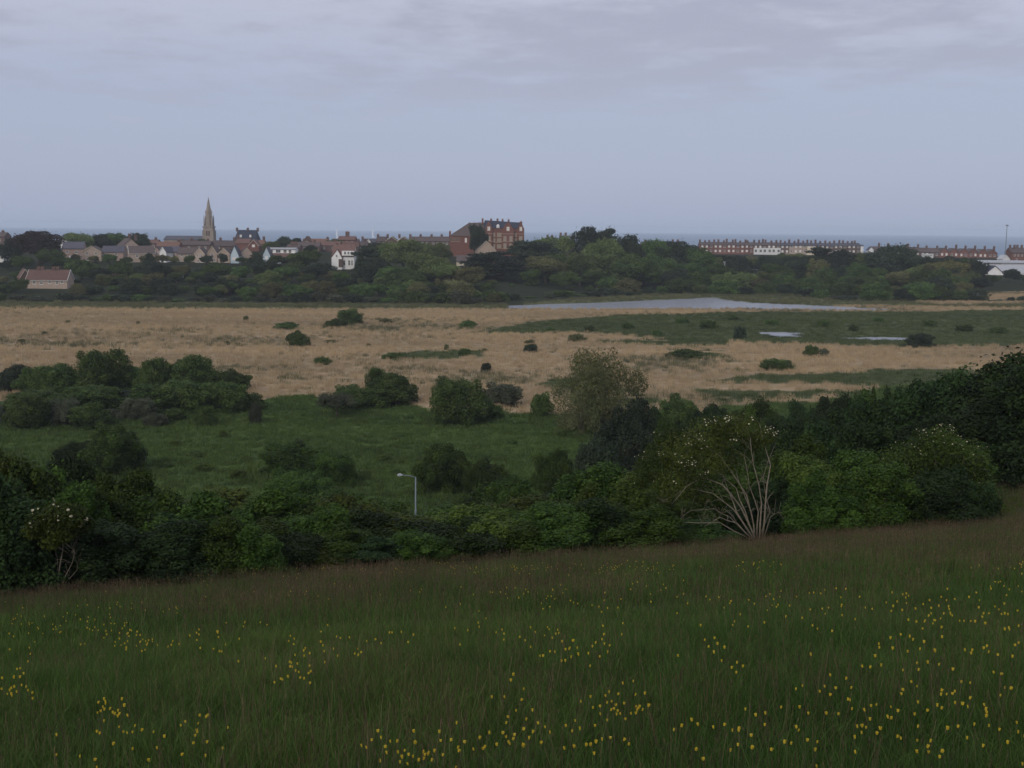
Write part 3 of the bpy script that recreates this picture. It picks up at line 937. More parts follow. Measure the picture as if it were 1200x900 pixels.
# ---- trees and bushes in the middle
MID = [
    ('marsh_tree', 'midbush', 456, 438, 76, 190, 'mid', 'broad dark bush tree in the middle with a low bush against its shoulder'),
    ('marsh_tree', 'midbush', 418, 452, 72, 186, 'mid', 'spreading lower bush leaning against the broad middle bush tree'),
    ('marsh_bush', 'midopen', 394, 460, 50, 176, 'grey', 'thin grey-green bush at the outer end of the middle clump'),
    ('marsh_bush', 'midbush', 440, 431, 26, 205, 'mid', 'small round bush peeping over the middle clump'),
    ('marsh_tree', 'midbush', 533, 444, 84, 171, 'mid', 'upright bushy tree with bare stems below, standing on the meadow edge'),
    ('marsh_bush', 'midbush', 588, 449, 60, 190, 'grey', 'low spreading bush tucked behind the upright bushy tree'),
    ('marsh_bush', 'midbush', 570, 470, 40, 176, 'mid', 'small bush at the foot of the upright bushy tree'),
    ('willow_tree', 'feather', 710, 408, 118, 165, 'bronze', 'tall pale olive tree with thin feathery foliage before the reeds'),
    ('willow_tree', 'feather', 682, 428, 84, 163, 'bronze', 'lower feathery limb-like tree beside the tall pale olive tree'),
    ('marsh_bush', 'midbush', 795, 464, 74, 158, 'mid', 'rounded bush beyond the elder at the edge of the marsh'),
    ('marsh_tree', 'midtree', 735, 470, 92, 118, 'dark', 'dark dense tree rising behind the elder beside the meadow'),
    ('marsh_tree', 'midbush', 700, 515, 70, 110, 'dark', 'dark bush at the foot of the dense tree beside the meadow'),
    ('meadow_bush', 'hedgeround', 133, 499, 94, 134, 'near', 'big smooth round bush standing out at the thicket end of the meadow'),
    ('meadow_bush', 'hedgeround', 88, 518, 64, 136, 'neardark', 'dark bush half hidden behind the big round meadow bush'),
    ('meadow_bush', 'hedgeround', 352, 518, 116, 131, 'near', 'tall domed bush in the middle of the meadow front'),
    ('meadow_bush', 'hedgeround', 386, 530, 70, 128, 'near', 'lower shoulder bush joined to the domed meadow bush'),
    ('meadow_bush', 'hedgeround', 345, 552, 104, 116, 'near', 'spreading bush just in front of the domed meadow bush'),
    ('meadow_bush', 'hedgeround', 520, 520, 88, 126, 'near', 'dark rounded bush behind the street lamp'),
    ('meadow_bush', 'hedgeround', 572, 538, 84, 122, 'near', 'dark lower bush to the side of the one behind the street lamp'),
    ('meadow_bush', 'hedgeround', 655, 527, 60, 118, 'near', 'green bush at the meadow edge below the ball-shaped bush'),
]
for (nm, key, cx, top, wp, Y, lm, lab) in MID:
    plant_px(nm, key, cx, top, wp, Y, lm, lab, 'tree' if nm.endswith('tree') else 'bush', parts=('crown', 'trunk' if nm.endswith('tree') else 'stem'))

SCRUB = [(850, 478, 66, 140), (890, 470, 66, 135), (930, 472, 66, 130), (970, 463, 74, 124), (1012, 459, 66, 119), (1052, 450, 74, 112), (820, 490, 64, 130), (870, 498, 64, 116), (920, 494, 72, 109), (962, 488, 66, 104), (780, 490, 56, 132), (1002, 484, 66, 100),
         (835, 474, 50, 150), (905, 484, 56, 122), (765, 478, 50, 140)]
for q, (cx, top, wp, Y) in enumerate(SCRUB):
    plant_px('scrub_bush', 'hedge', cx, top, wp * 1.15, Y, ('neardark', 'near', 'neardark')[q % 3], '%s scrub bush at the marsh edge behind the elders, %s' % (('dark', 'mid green', 'dark')[q % 3], 'towards the pale olive tree' if cx < 860 else 'behind the tall elder' if cx < 935 else 'towards the tall thicket'),
             'bush', 'marsh edge scrub %d %d' % (q % 3 == 1, 0 if cx < 860 else 1 if cx < 935 else 2), parts=('crown', 'stem'))
for (cx, base, wp) in [(205, 522, 16), (232, 535, 22), (262, 512, 12), (290, 540, 18), (318, 506, 14), (420, 518, 12), (448, 540, 20), (470, 512, 12), (240, 552, 26), (600, 520, 16), (628, 538, 18), (660, 512, 12), (195, 548, 20), (430, 556, 24), (465, 556, 20), (280, 560, 24)]:
    g = ground_at(cx, base)
    plant('meadow_scrub', 'tinybush', rnd.randrange(8), (g.x, g.y, g.z - .05), wp * g.y / F, rnd.uniform(.5, 1.0), rnd.choice(['mid', 'nearyel']), 'knee-high tuft of rough scrub growing in the green meadow', 'bush', 'rough scrub in the meadow', parts=('crown', 'stem'))
# ---- the hedge along the foot of the field
ENVX = [-60, 0, 60, 100, 180, 250, 310, 420, 490, 540, 600, 650, 700, 760, 800, 860, 900, 940, 1000, 1060, 1110, 1160, 1200, 1260]
ENVY = [520, 530, 545, 548, 568, 573, 580, 588, 602, 584, 571, 565, 552, 552, 560, 562, 545, 520, 508, 500, 505, 540, 520, 520]
def env(px):
    return float(np.interp(px, ENVX, ENVY))
HSPOT = [(-60, 'beyond the small single-stemmed elder'), (70, 'next to the small single-stemmed elder'), (180, 'below the big round meadow bush'), (350, 'below the domed meadow bush'), (487, 'around the street lamp'), (600, 'past the street lamp'),
         (735, 'below the dark dense tree'), (870, 'around the tall elder with bare stems'), (980, 'between the tall elder and the dense elder'), (1110, 'around the dense elder by the gap'), (1220, 'beyond the gap in the hedge')]
def hspot(px):
    return min(HSPOT, key=lambda q: abs(q[0] - px))[1]
def hedge_row(dy, step, add, spread, label, group, width, yel=.25, px0=-190, px1=1390, skip=()):
    px = px0
    while px < px1:
        px += step * rnd.uniform(.7, 1.3)
        if any(a <= px <= b_ for a, b_ in skip):
            continue
        x = 0
        Y = 40.0
        for _ in range(8):
            x = Xcol(px, 640, Y); Y = float(yedge(x)) + dy
        Y += rnd.uniform(-.8, .8)
        top = env(px) + add + rnd.uniform(-spread, spread)
        q = P(px, top, Y); g = tz(q.x, Y)
        h = min(max(1.1, q.z - g), 7.0)
        lm = rnd.choice(['near', 'near', 'neardark', 'nearyel' if rnd.random() < yel * 2 else 'near'])
        plant('hedge_shrub', 'hedge', rnd.randrange(6), (q.x, Y, g - .05), width * rnd.uniform(.8, 1.25), h, lm, {'near': 'mid green', 'neardark': 'dark green', 'nearyel': 'fresh green'}[lm] + ' ' + label + ', ' + hspot(px), 'shrub', group + ' ' + lm + ' ' + hspot(px), parts=('crown', 'stem'))
hedge_row(1.6, 40, 40, 20, 'hedge shrub at the field edge', 'front hedge shrubs', 3.7, skip=((842, 932), (1150, 1300), (40, 95)))
hedge_row(5.0, 48, 16, 18, 'shrub in the hedge\'s second rank', 'second-rank hedge shrubs', 4.4, .35, skip=((840, 900), (1150, 1300)))
hedge_row(11, 70, 2, 14, 'shrub in the hedge\'s third rank', 'third-rank hedge shrubs', 5.2, .3, skip=((1165, 1300),))
hedge_row(22, 85, 2, 12, 'shrub on the hedge bank', 'shrubs on the bank', 6.0, .2)
hedge_row(38, 95, -2, 12, 'shrub at the bank foot', 'shrubs at the bank foot', 7.5, .2)

# ---- the dark trees on the right
RIGHT = [(1190, 418, 150, 66), (1135, 436, 110, 70), (1225, 430, 140, 60), (1080, 452, 100, 76), (1035, 468, 90, 78), (1165, 470, 120, 62), (985, 482, 90, 80),
         (1210, 500, 110, 60), (1100, 488, 100, 66), (930, 498, 80, 78), (1150, 515, 90, 61), (1250, 480, 110, 58), (960, 500, 80, 70), (1040, 500, 100, 64)]
for (cx, top, wp, Y) in RIGHT:
    plant_px('thicket_tree', 'hedge', cx, top, wp * 1.35, Y, 'neardark', 'dark tree in the %s row of the tall thicket, %s' % ('front' if Y < 63 else 'middle' if Y < 72 else 'rear', 'towards the tall elder' if cx < 1000 else 'around the pointed young tree' if cx < 1090 else 'behind the dense elder' if cx < 1170 else 'past the hedge gap'),
             'tree', 'tall thicket row %d part %d' % (0 if Y < 63 else 1 if Y < 72 else 2, 0 if cx < 1000 else 1 if cx < 1090 else 2 if cx < 1170 else 3))
for (cx, top, wp, Y, lab) in [(1024, 456, 26, 84, 'narrow pointed young tree poking above the tall thicket'),
                              (885, 480, 60, 92, 'bush on the bank directly behind the tall elder'), (770, 515, 70, 86, 'green bush on the bank beside the dense dark tree'),
                              (838, 505, 70, 84, 'green bush seen through the elder branches')]:
    plant_px('bank_bush', 'farcon' if wp == 26 else 'hedge', cx, top, wp, Y, 'near', lab, 'bush', parts=('crown', 'stem'))

# ---- flowering elders
umbel_m, t, o = mat('elder_blossom')
b = N(t, 'ShaderNodeBsdfPrincipled'); b.inputs['Base Color'].default_value = (0.56, 0.51, 0.34, 1); b.inputs['Roughness'].default_value = .8
L(t, b.outputs[0], o.inputs[0])
um = MB()
for k in range(16):
    a = k * 2.4; q = .065 * math.sqrt((k + .5) / 16)
    x_, y_ = q * math.cos(a), q * math.sin(a); z_ = .012 * math.sin(k * 1.7) - q * .25
    um.cone(x_, y_, z_ - .008, z_ + .006, .006, .016, 5)
umbel_me = um.mesh('flower_cluster', umbel_m)
def umbel(parent, loc, s=1.0):
    o = link('flower_cluster', umbel_me, parent, loc)
    o.rotation_euler = (rnd.uniform(.2, .9), rnd.uniform(-.4, .4), rnd.uniform(-.6, .6))
    o.scale = (s, s, s)
def lobe_crown(name, lobes, n, leaf, seed, material, parent):
    r_ = np.random.default_rng(seed)
    C = np.array([l[:3] for l in lobes]); Rr = np.array([l[3] for l in lobes])
    wgt = Rr ** 2; wgt = wgt / wgt.sum()
    li = r_.choice(len(C), n, p=wgt)
    d = r_.normal(size=(n, 3)); d /= np.linalg.norm(d, axis=1)[:, None]
    pos = C[li] + d * (Rr[li] * r_.uniform(.25, 1.05, n) ** .6)[:, None] * np.array([1, 1, .8])
    me = leaves(name, pos, d, leaf, r_.uniform(0, 1, len(C))[li], r_, material)
    return link(name, me, parent)

def stems(parent, paths, Y, origin, r0, material):
    for (pts, rad, dy) in paths:
        mb = MB(); W = []
        n = len(pts)
        for i, (px, py) in enumerate(pts):
            W.append(P(px + rnd.uniform(-3, 3) * (i > 0), py, Y + dy * i / (n - 1) + rnd.uniform(-.2, .2)) - origin)
        # subdivide with a slight wander
        Q = [W[0]]; 
        for i in range(n - 1):
            a_, b_ = W[i], W[i + 1]
            m_ = (a_ + b_) / 2 + Vector((rnd.uniform(-.04, .04), rnd.uniform(-.05, .05), rnd.uniform(-.03, .03)))
            Q += [m_, b_]
        rr = [rad * r0 * (1 - .8 * i / (len(Q) - 1)) for i in range(len(Q))]
        mb.tube(Q, rr, 6)
        # side twigs
        for k in range(13):
            i = rnd.randrange(len(Q) // 3, len(Q))
            e = Q[i] + Vector((rnd.uniform(-.5, .35), rnd.uniform(-.3, .3), rnd.uniform(.05, .55)))
            mb.tube([Q[i], (Q[i] + e) / 2 + Vector((0, 0, .06)), e], [rr[i] * .5, rr[i] * .35, .005], 4)
        mb.build('stem', material, parent, True)

eY = float(yedge(9)) + .9
eo = P(887, 634, eY); eo.z = tz(eo.x, eY)
elder = empty('elder_tree', eo)
tag(elder, 'leaning elder with a fan of bare pale stems and cream blossom by the field', 'tree')
stems(elder, [
    ([(893, 632), (899, 590), (905, 545), (893, 498)], 1.15, .4), ([(890, 632), (893, 590), (885, 545), (878, 512)], 1.0, -.5),
    ([(885, 631), (868, 594), (848, 568), (822, 560), (802, 570), (788, 590)], 1.15, -1.0), ([(882, 631), (865, 600), (855, 575), (845, 540)], 1.1, .6),
    ([(884, 631), (878, 600), (868, 565), (858, 525)], .9, .9), ([(880, 631), (865, 613), (845, 606), (826, 617)], .8, -.9),
    ([(887, 631), (888, 600), (880, 570), (870, 535)], .9, -.2), ([(876, 630), (842, 612), (800, 612), (758, 624)], .7, -1.2),
    ([(895, 631), (905, 606), (911, 600), (917, 609)], .6, -.4), ([(889, 631), (900, 600), (897, 560), (908, 520)], .8, .2),
    ([(883, 631), (860, 597), (836, 578), (802, 572), (776, 588)], .9, -.6), ([(886, 631), (870, 598), (862, 572), (836, 548), (808, 545)], .8, -.4), ([(881, 631), (858, 606), (836, 596), (812, 598), (795, 610)], .6, -.8), ([(886, 631), (874, 580), (845, 535), (815, 510)], .9, .1)], eY, eo, .036, PALEBARK)
def pl(px, py, r, dy, o_, Y):
    q = P(px, py, Y + dy) - o_
    return (q.x, q.y, q.z, r)
elobes = [pl(*a, eo, eY) for a in [(800, 530, 1.0, .3), (830, 511, 1.0, .2), (864, 500, .8, .3), (790, 568, .9, -.3), (768, 545, .8, .4), (850, 538, .8, .8), (815, 552, .7, -.6),
                                   (895, 512, .5, .1), (785, 512, .6, .9), (752, 562, .5, .2), (845, 500, .5, -.3), (880, 520, .6, .5), (838, 545, .6, -.8), (820, 580, .5, .2), (775, 590, .5, .5)]]
lobe_crown('crown', elobes, 19000, .080, 91, LEAF['nearyel'], elder)
for k in range(36):
    l = elobes[rnd.choice([0, 0, 1, 1, 2, 3, 4, 5, 6, 8, 9, 10, 7])]
    a = rnd.uniform(0, 6.28); e_ = rnd.uniform(-.2, 1.3); q = l[3] * rnd.uniform(.9, 1.08)
    for j_ in range(rnd.choice([3, 4, 6, 8])):
        umbel(elder, (l[0] + q * math.cos(e_) * math.cos(a) + rnd.gauss(0, .14), l[1] - abs(q * math.cos(e_) * math.sin(a)) + rnd.gauss(0, .1), l[2] + .8 * q * math.sin(e_) + rnd.gauss(0, .09)), rnd.choice([.2, .28, .36, .5]))

sY = float(yedge(-14)) + .5
so = P(68, 697, sY); so.z = tz(so.x, sY)
el2 = empty('elder_tree', so)
tag(el2, 'small elder with one pale stem and white blossom at the field edge', 'tree')
stems(el2, [([(68, 696), (70, 660), (73, 630), (72, 606)], 1.0, .2), ([(69, 695), (66, 655), (60, 625), (50, 612)], .6, .3), ([(70, 694), (82, 660), (88, 640), (92, 622)], .5, -.2),
            ([(70, 690), (90, 668), (92, 655)], .4, -.3)], sY, so, .030, PALEBARK)
l2 = [pl(*a, so, sY) for a in [(66, 605, .55, -.5), (50, 612, .5, -.4), (85, 606, .5, -.6), (72, 622, .5, -.4), (98, 614, .35, -.4), (38, 622, .35, -.4), (60, 632, .4, -.3)]]
lobe_crown('crown', l2, 9000, .085, 92, LEAF['nearyel'], el2)
for k in range(40):
    l = rnd.choice(l2[:6]); a = rnd.uniform(0, 6.28); e_ = rnd.uniform(0, 1.4); q = l[3] * rnd.uniform(.9, 1.1)
    umbel(el2, (l[0] + q * math.cos(e_) * math.cos(a), l[1] - abs(q * math.cos(e_) * math.sin(a)), l[2] + .8 * q * math.sin(e_)), rnd.choice([.25, .3, .35, .5, .7]))

rY = 50.5
rp = P(1105, 612, rY); rg = tz(rp.x, rY)
ro = Vector((rp.x, rY, rg))
el3 = empty('elder_bush', ro)
tag(el3, 'dense leafy elder with blossom on its crown near the gap in the hedge', 'shrub')
l3 = [pl(*a, ro, rY) for a in [(1060, 545, 1.3, .4), (1095, 528, 1.2, .2), (1130, 535, 1.1, .3), (1075, 580, 1.3, -.3), (1120, 575, 1.3, -.2), (1040, 585, 1.0, 0), (1145, 565, .8, .2),
                               (1100, 600, 1.0, -.4), (1060, 605, .9, -.2), (1135, 600, .7, -.2), (1105, 512, .7, .4), (1080, 515, .6, .3), (1030, 560, .7, .4)]]
lobe_crown('crown', l3, 20000, .10, 93, LEAF['near'], el3)
mb = MB()
for k in range(6):
    l = l3[k]; mb.tube([(.1 * k - .3, 0, -.05), (l[0] * .5, l[1] * .5, l[2] * .5), l[:3]], [.06, .045, .015], 5)
mb.build('stem', BARK, el3, True)
for k in range(80):
    l = rnd.choice([l3[1], l3[2], l3[10], l3[11], l3[10], l3[0], l3[6]]); a = rnd.uniform(0, 6.28); e_ = rnd.uniform(.1, 1.4); q = l[3] * rnd.uniform(.92, 1.08)
    umbel(el3, (l[0] + q * math.cos(e_) * math.cos(a), l[1] - abs(q * math.cos(e_) * math.sin(a)), l[2] + .8 * q * math.sin(e_)), rnd.uniform(.2, .48))

# ------------------------------------------------------------------ far wooded belt
FAR = [  # cx, top, width, kind, colour, Y
    (45, 271, 62, 'fardome', 'copper', 566), (12, 279, 30, 'fardome', 'dark', 560), (96, 273, 46, 'fardome', 'light', 640), (119, 274, 26, 'fardome', 'dark', 650), (137, 273, 36, 'fardome', 'mid', 655),
    (162, 273, 32, 'fardome', 'dark', 660), (60, 292, 40, 'fardome', 'mid', 545), (72, 300, 30, 'fardome', 'mid', 546), (25, 300, 36, 'fardome', 'mid', 546), (8, 305, 40, 'fardome', 'dark', 545),
    (20, 327, 56, 'fardome', 'mid', 516), (46, 346, 36, 'farbush', 'mid', 512), (66, 345, 26, 'farbush', 'light', 508), (0, 333, 40, 'fardome', 'mid', 514), (95, 304, 46, 'fardome', 'mid', 536),
    (118, 314, 44, 'fardome', 'dark', 528), (142, 306, 40, 'fardome', 'mid', 536), (140, 322, 44, 'fardome', 'mid', 522), (105, 334, 40, 'farbush', 'dark', 514), (152, 336, 50, 'farbush', 'mid', 510),
    (175, 297, 30, 'farcon', 'dark', 540), (186, 308, 34, 'fardome', 'dark', 530), (165, 334, 40, 'farbush', 'mid', 512), (208, 311, 38, 'fardome', 'olive', 536), (230, 318, 46, 'fardome', 'mid', 528),
    (252, 308, 60, 'fardome', 'mid', 538), (280, 312, 50, 'fardome', 'mid', 534), (242, 338, 44, 'farbush', 'mid', 512), (270, 330, 50, 'fardome', 'mid', 518), (300, 296, 36, 'farcon', 'dark', 548),
    (312, 306, 36, 'fardome', 'dark', 540), (318, 331, 32, 'farbush', 'olive', 512), (290, 336, 36, 'farbush', 'mid', 511), (356, 293, 64, 'fardome', 'mid', 548), (335, 312, 46, 'fardome', 'mid', 534),
    (380, 329, 38, 'farbush', 'olive', 512), (370, 308, 56, 'fardome', 'dark', 536), (400, 318, 50, 'fardome', 'mid', 526), (345, 333, 40, 'farbush', 'mid', 513), (405, 336, 36, 'farbush', 'mid', 511),
    (430, 288, 36, 'farcedar', 'dark', 546), (422, 300, 26, 'farcon', 'dark', 536), (444, 302, 30, 'fardome', 'dark', 536), (472, 281, 84, 'fardome', 'light', 552), (500, 296, 70, 'fardome', 'light', 534),
    (455, 312, 54, 'fardome', 'mid', 524), (486, 316, 60, 'fardome', 'mid', 522), (520, 308, 50, 'fardome', 'light', 528), (548, 312, 40, 'fardome', 'olive', 524), (536, 328, 44, 'farbush', 'olive', 513),
    (470, 333, 44, 'farbush', 'mid', 512), (505, 334, 40, 'farbush', 'dark', 512), (580, 295, 92, 'farcedar', 'dark', 540), (562, 300, 40, 'fardome', 'dark', 548), (570, 330, 50, 'farbush', 'mid', 514),
    (600, 332, 46, 'farbush', 'mid', 514), (562, 263, 22, 'fardome', 'dark', 615), (611, 282, 46, 'farcedar', 'dark', 572), (640, 277, 70, 'fardome', 'light', 590), (633, 283, 66, 'farcedar', 'dark', 570),
    (640, 300, 60, 'fardome', 'olive', 548), (622, 316, 54, 'fardome', 'mid', 530), (662, 318, 66, 'fardome', 'mid', 524), (650, 297, 46, 'fardome', 'mid', 555), (690, 266, 44, 'fardome', 'dark', 588),
    (713, 268, 40, 'farcedar', 'dark', 590), (703, 279, 56, 'fartall', 'light', 562), (737, 275, 44, 'fardome', 'dark', 575), (680, 296, 46, 'fardome', 'light', 552), (745, 298, 60, 'fardome', 'mid', 552),
    (764, 281, 50, 'fardome', 'mid', 590), (792, 283, 62, 'fardome', 'dark', 592), (822, 291, 46, 'fardome', 'mid', 586), (776, 303, 66, 'fardome', 'mid', 566), (812, 308, 60, 'fardome', 'mid', 566),
    (843, 312, 56, 'fardome', 'mid', 570), (700, 318, 60, 'fartall', 'mid', 545), (740, 322, 60, 'fardome', 'mid', 556), (785, 326, 56, 'fardome', 'mid', 558), (830, 326, 56, 'fardome', 'mid', 562),
    (862, 302, 40, 'fardome', 'dark', 610), (872, 318, 44, 'fardome', 'mid', 572), (880, 330, 50, 'fardome', 'mid', 560), (903, 316, 56, 'fardome', 'light', 574), (900, 300, 44, 'fardome', 'dark', 625),
    (932, 306, 56, 'fardome', 'mid', 600), (920, 322, 60, 'fardome', 'mid', 562), (962, 290, 50, 'farcedar', 'dark', 612), (986, 292, 48, 'fardome', 'dark', 606), (975, 308, 60, 'fardome', 'dark', 590),
    (950, 330, 56, 'fardome', 'mid', 560), (1000, 312, 56, 'fardome', 'mid', 580), (990, 330, 60, 'fardome', 'mid', 562), (1018, 296, 36, 'fardome', 'light', 616), (456, 284, 44, 'fardome', 'light', 604), (490, 283, 40, 'fardome', 'mid', 606), (514, 285, 34, 'fardome', 'light', 602), (1046, 287, 58, 'fardome', 'dark', 604),
    (1030, 308, 56, 'farcedar', 'dark', 586), (1072, 300, 50, 'fardome', 'dark', 604), (1026, 331, 40, 'farbush', 'mid', 553), (1050, 322, 56, 'fardome', 'mid', 566), (1085, 310, 56, 'fardome', 'light', 584),
    (1116, 305, 44, 'fardome', 'yellow', 590), (1098, 308, 36, 'fardome', 'yellow', 592), (1080, 332, 46, 'farbush', 'mid', 553), (1115, 320, 50, 'fardome', 'olive', 570), (1098, 334, 40, 'farbush', 'mid', 554),
    (1136, 318, 36, 'fardome', 'light', 580), (1145, 338, 46, 'farbush', 'dark', 528), (1185, 348, 34, 'farbush', 'dark', 508), (1162, 322, 44, 'fardome', 'mid', 586), (1187, 315, 20, 'fardome', 'dark', 600),
    (1205, 325, 34, 'fardome', 'mid', 590), (1120, 340, 36, 'farbush', 'mid', 545), (1060, 338, 36, 'farbush', 'dark', 545),
    (215, 281, 36, 'fardome', 'mid', 720), (238, 280, 36, 'fardome', 'mid', 730), (334, 277, 22, 'fardome', 'dark', 700), (316, 283, 26, 'fardome', 'light', 660), (322, 283, 20, 'fardome', 'mid', 690),
    (392, 280, 40, 'fardome', 'mid', 690), (444, 284, 30, 'fardome', 'dark', 640), (365, 287, 26, 'fardome', 'dark', 640), (346, 279, 18, 'fardome', 'dark', 720), (448, 290, 40, 'fardome', 'mid', 600),
]
KN = {'dark': ('dark evergreen-looking tree in the wooded belt between marsh and town', 'dark trees of the far belt'),
      'mid': ('mid green tree in the wooded belt between marsh and town', 'green trees of the far belt'),
      'light': ('pale fresh green tree in the wooded belt between marsh and town', 'pale trees of the far belt'),
      'olive': ('olive brown tinged tree in the wooded belt between marsh and town', 'olive trees of the far belt'),
      'yellow': ('yellowish green tree by the white gabled hall', 'yellowish trees by the hall'),
      'copper': ('huge purple brown copper beech rising over the houses', None)}
FILL = []
FAR = [(cx, top, wp, key, lm, (Y - (52 if Y < 521 else 28 if Y < 541 else 0)) if cx < 560 else min(Y, 494) if (cx > 1000 and key == 'farbush') else Y) for (cx, top, wp, key, lm, Y) in FAR]
SPOT = [(-40, 'by the white house edge'), (45, 'below the copper beech'), (100, 'below the pink and buff brick houses'), (175, 'below the glazed white gable'), (245, 'downhill of the church'), (310, 'below the pale pointed gables'),
        (400, 'below the white villa'), (475, 'below the gabled row'), (575, 'below the big school'), (650, 'beside the school gables'), (720, 'over the start of the lagoon'), (790, 'before the terraces begin'),
        (860, 'below the white terraced houses'), (930, 'below the cream terraced house'), (1000, 'below the terrace end'), (1060, 'before the second terrace'), (1130, 'beside the white gabled hall'), (1195, 'in front of the grey sheds')]
def spot(px):
    return min(SPOT, key=lambda q: abs(q[0] - px))[1]
def far_trees(LIST):
  for (cx, top, wp, key, lm, Y) in LIST:
    lab, grp = KN[lm]
    nm = {'farbush': 'bank_bush', 'farcon': 'fir_tree', 'farcedar': 'cedar_tree'}.get(key, 'broadleaf_tree')
    if key == 'farcon': lab, grp = 'dark narrow pointed conifer in the wooded belt below the houses', 'pointed conifers'
    if key == 'farcedar': lab, grp = 'dark flat-layered cedar in the wooded belt below the town', 'layered cedars'
    if key == 'farbush': lab, grp = lab.replace(' tree in the wooded belt between marsh and town', ' bush at the foot of the wooded belt on the marsh edge'), grp.replace('trees', 'bushes')
    hh0 = Zrow(cx, top, Y) - tz(Xcol(cx, top, Y), Y)
    wp = min(wp * 1.06, (2.2 if key == 'farbush' else 1.6) * hh0 * F / Y) if key != 'farcedar' else wp
    if lm != 'copper':
        rank = 'front rank' if Y < (500 if cx < 560 else 550) else 'middle rank' if Y < (535 if cx < 560 else 580) else 'rear rank'
        what = {'farbush': 'bush', 'farcon': 'pointed conifer', 'farcedar': 'flat-layered cedar'}.get(key, 'tree')
        colr = {'dark': 'dark', 'mid': 'mid green', 'light': 'pale green', 'olive': 'olive tinged', 'yellow': 'yellowish green'}[lm]
        lab = '%s %s, %s of the far wood, %s' % (colr, what, rank, spot(cx))
        grp = 'far wood %s %s, %s, %s' % (colr, what, rank, spot(cx))
    plant_px(nm, key, cx, top, wp, Y, lm, lab, 'bush' if key == 'farbush' else 'tree', grp, parts=('crown', 'stem' if key == 'farbush' else 'trunk'))
far_trees(FAR)
# trees that close the belt between the ones picked out above
for (a_, b_, Y0, t0, dt, wd, keep_out) in [(-15, 560, 460, 337, 6, 34, (30, 78)), (-15, 560, 470, 331, 7, 34, (22, 80)), (-15, 560, 498, 321, 7, 34, (84, 84)), (86, 540, 525, 313, 5, 36, (384, 420)), (560, 1125, 536, 330, 6, 34, (0, 0)),
                                           (560, 1125, 556, 319, 7, 36, (0, 0)), (590, 1125, 580, 309, 6, 36, (878, 889)), (800, 1130, 640, 301, 2, 34, (847, 856)), (800, 1030, 720, 298, 1.5, 30, (848, 854))]:
    px = a_
    while px < b_:
        px += wd * rnd.uniform(.45, .8)
        if keep_out[0] < px < keep_out[1]: continue
        Y = Y0 + rnd.uniform(-8, 8)
        lm = rnd.choice(['mid', 'mid', 'mid', 'dark', 'dark', 'light', 'olive'])
        FILL.append((px, t0 + rnd.uniform(-dt, dt), wd * rnd.uniform(.8, 1.25), 'farbush' if Y0 in (470, 536) or rnd.random() < .3 else rnd.choice(['fardome', 'fardome', 'fartall']), lm, Y))
FILL += [(q, rnd.uniform(296, 302), rnd.uniform(12, 20), 'fardome', rnd.choice(['mid', 'dark', 'mid', 'olive']), rnd.uniform(570, 578)) for q in (88, 110, 128, 148, 172, 190, 204, 222, 241, 262, 283, 296, 322, 334)]
far_trees(FILL)
# low scrub that closes the foot of the belt
px = -20
while px < 1230:
    px += rnd.uniform(13, 24)
    if 1100 < px < 1165 or 596 < px < 600: continue
    Y = float(np.interp(px, [0, 560, 640, 760, 850, 940, 1010, 1200], [440, 444, 474, 527, 548, 514, 489, 496])) + rnd.uniform(-2, 5)
    top = float(np.interp(px, [0, 560, 640, 760, 850, 940, 1010, 1200], [347, 345, 344, 341, 339, 342, 346, 350])) + rnd.uniform(-5, 4)
    plant_px('edge_scrub', 'tinybush', px, top, rnd.uniform(18, 34), Y, rnd.choice(['mid', 'dark', 'mid', 'grey']), 'low scrub bush closing the foot of the far wooded belt', 'bush', 'scrub along the far marsh edge', parts=('crown', 'stem'))

# ------------------------------------------------------------------ buildings
def window_mesh(wd, ht, frame='frame', pane='glass'):
    mb = MB(); f = .09
    mb.box(-wd / 2, wd / 2, -.06, .0, 0, f); mb.box(-wd / 2, wd / 2, -.06, .0, ht - f, ht)
    mb.box(-wd / 2, -wd / 2 + f, -.06, .0, f, ht - f); mb.box(wd / 2 - f, wd / 2, -.06, .0, f, ht - f)
    mb.box(-.035, .035, -.055, .0, f, ht - f); mb.box(-wd / 2 + f, -.035, -.05, .0, ht * .52, ht * .52 + .06); mb.box(.035, wd / 2 - f, -.05, .0, ht * .52, ht * .52 + .06)
    mb.box(-wd / 2 - .08, wd / 2 + .08, -.12, .0, -.1, -.002)
    mb.add([(-wd / 2 + f, -.02, f), (wd / 2 - f, -.02, f), (wd / 2 - f, -.02, ht - f), (-wd / 2 + f, -.02, ht - f)], [(0, 1, 2, 3)], 1)
    return mb.mesh('window', [MT[frame], MT[pane]])
WM = {}
def window(parent, x, y, z, wd, ht, frame='frame', pane='glass', rz=0):
    k = (round(wd, 2), round(ht, 2), frame, pane)
    if k not in WM: WM[k] = window_mesh(*k)
    o = link('window', WM[k], parent, (x, y, z)); o.rotation_euler = (0, 0, rz)
    return o
CHM = {}
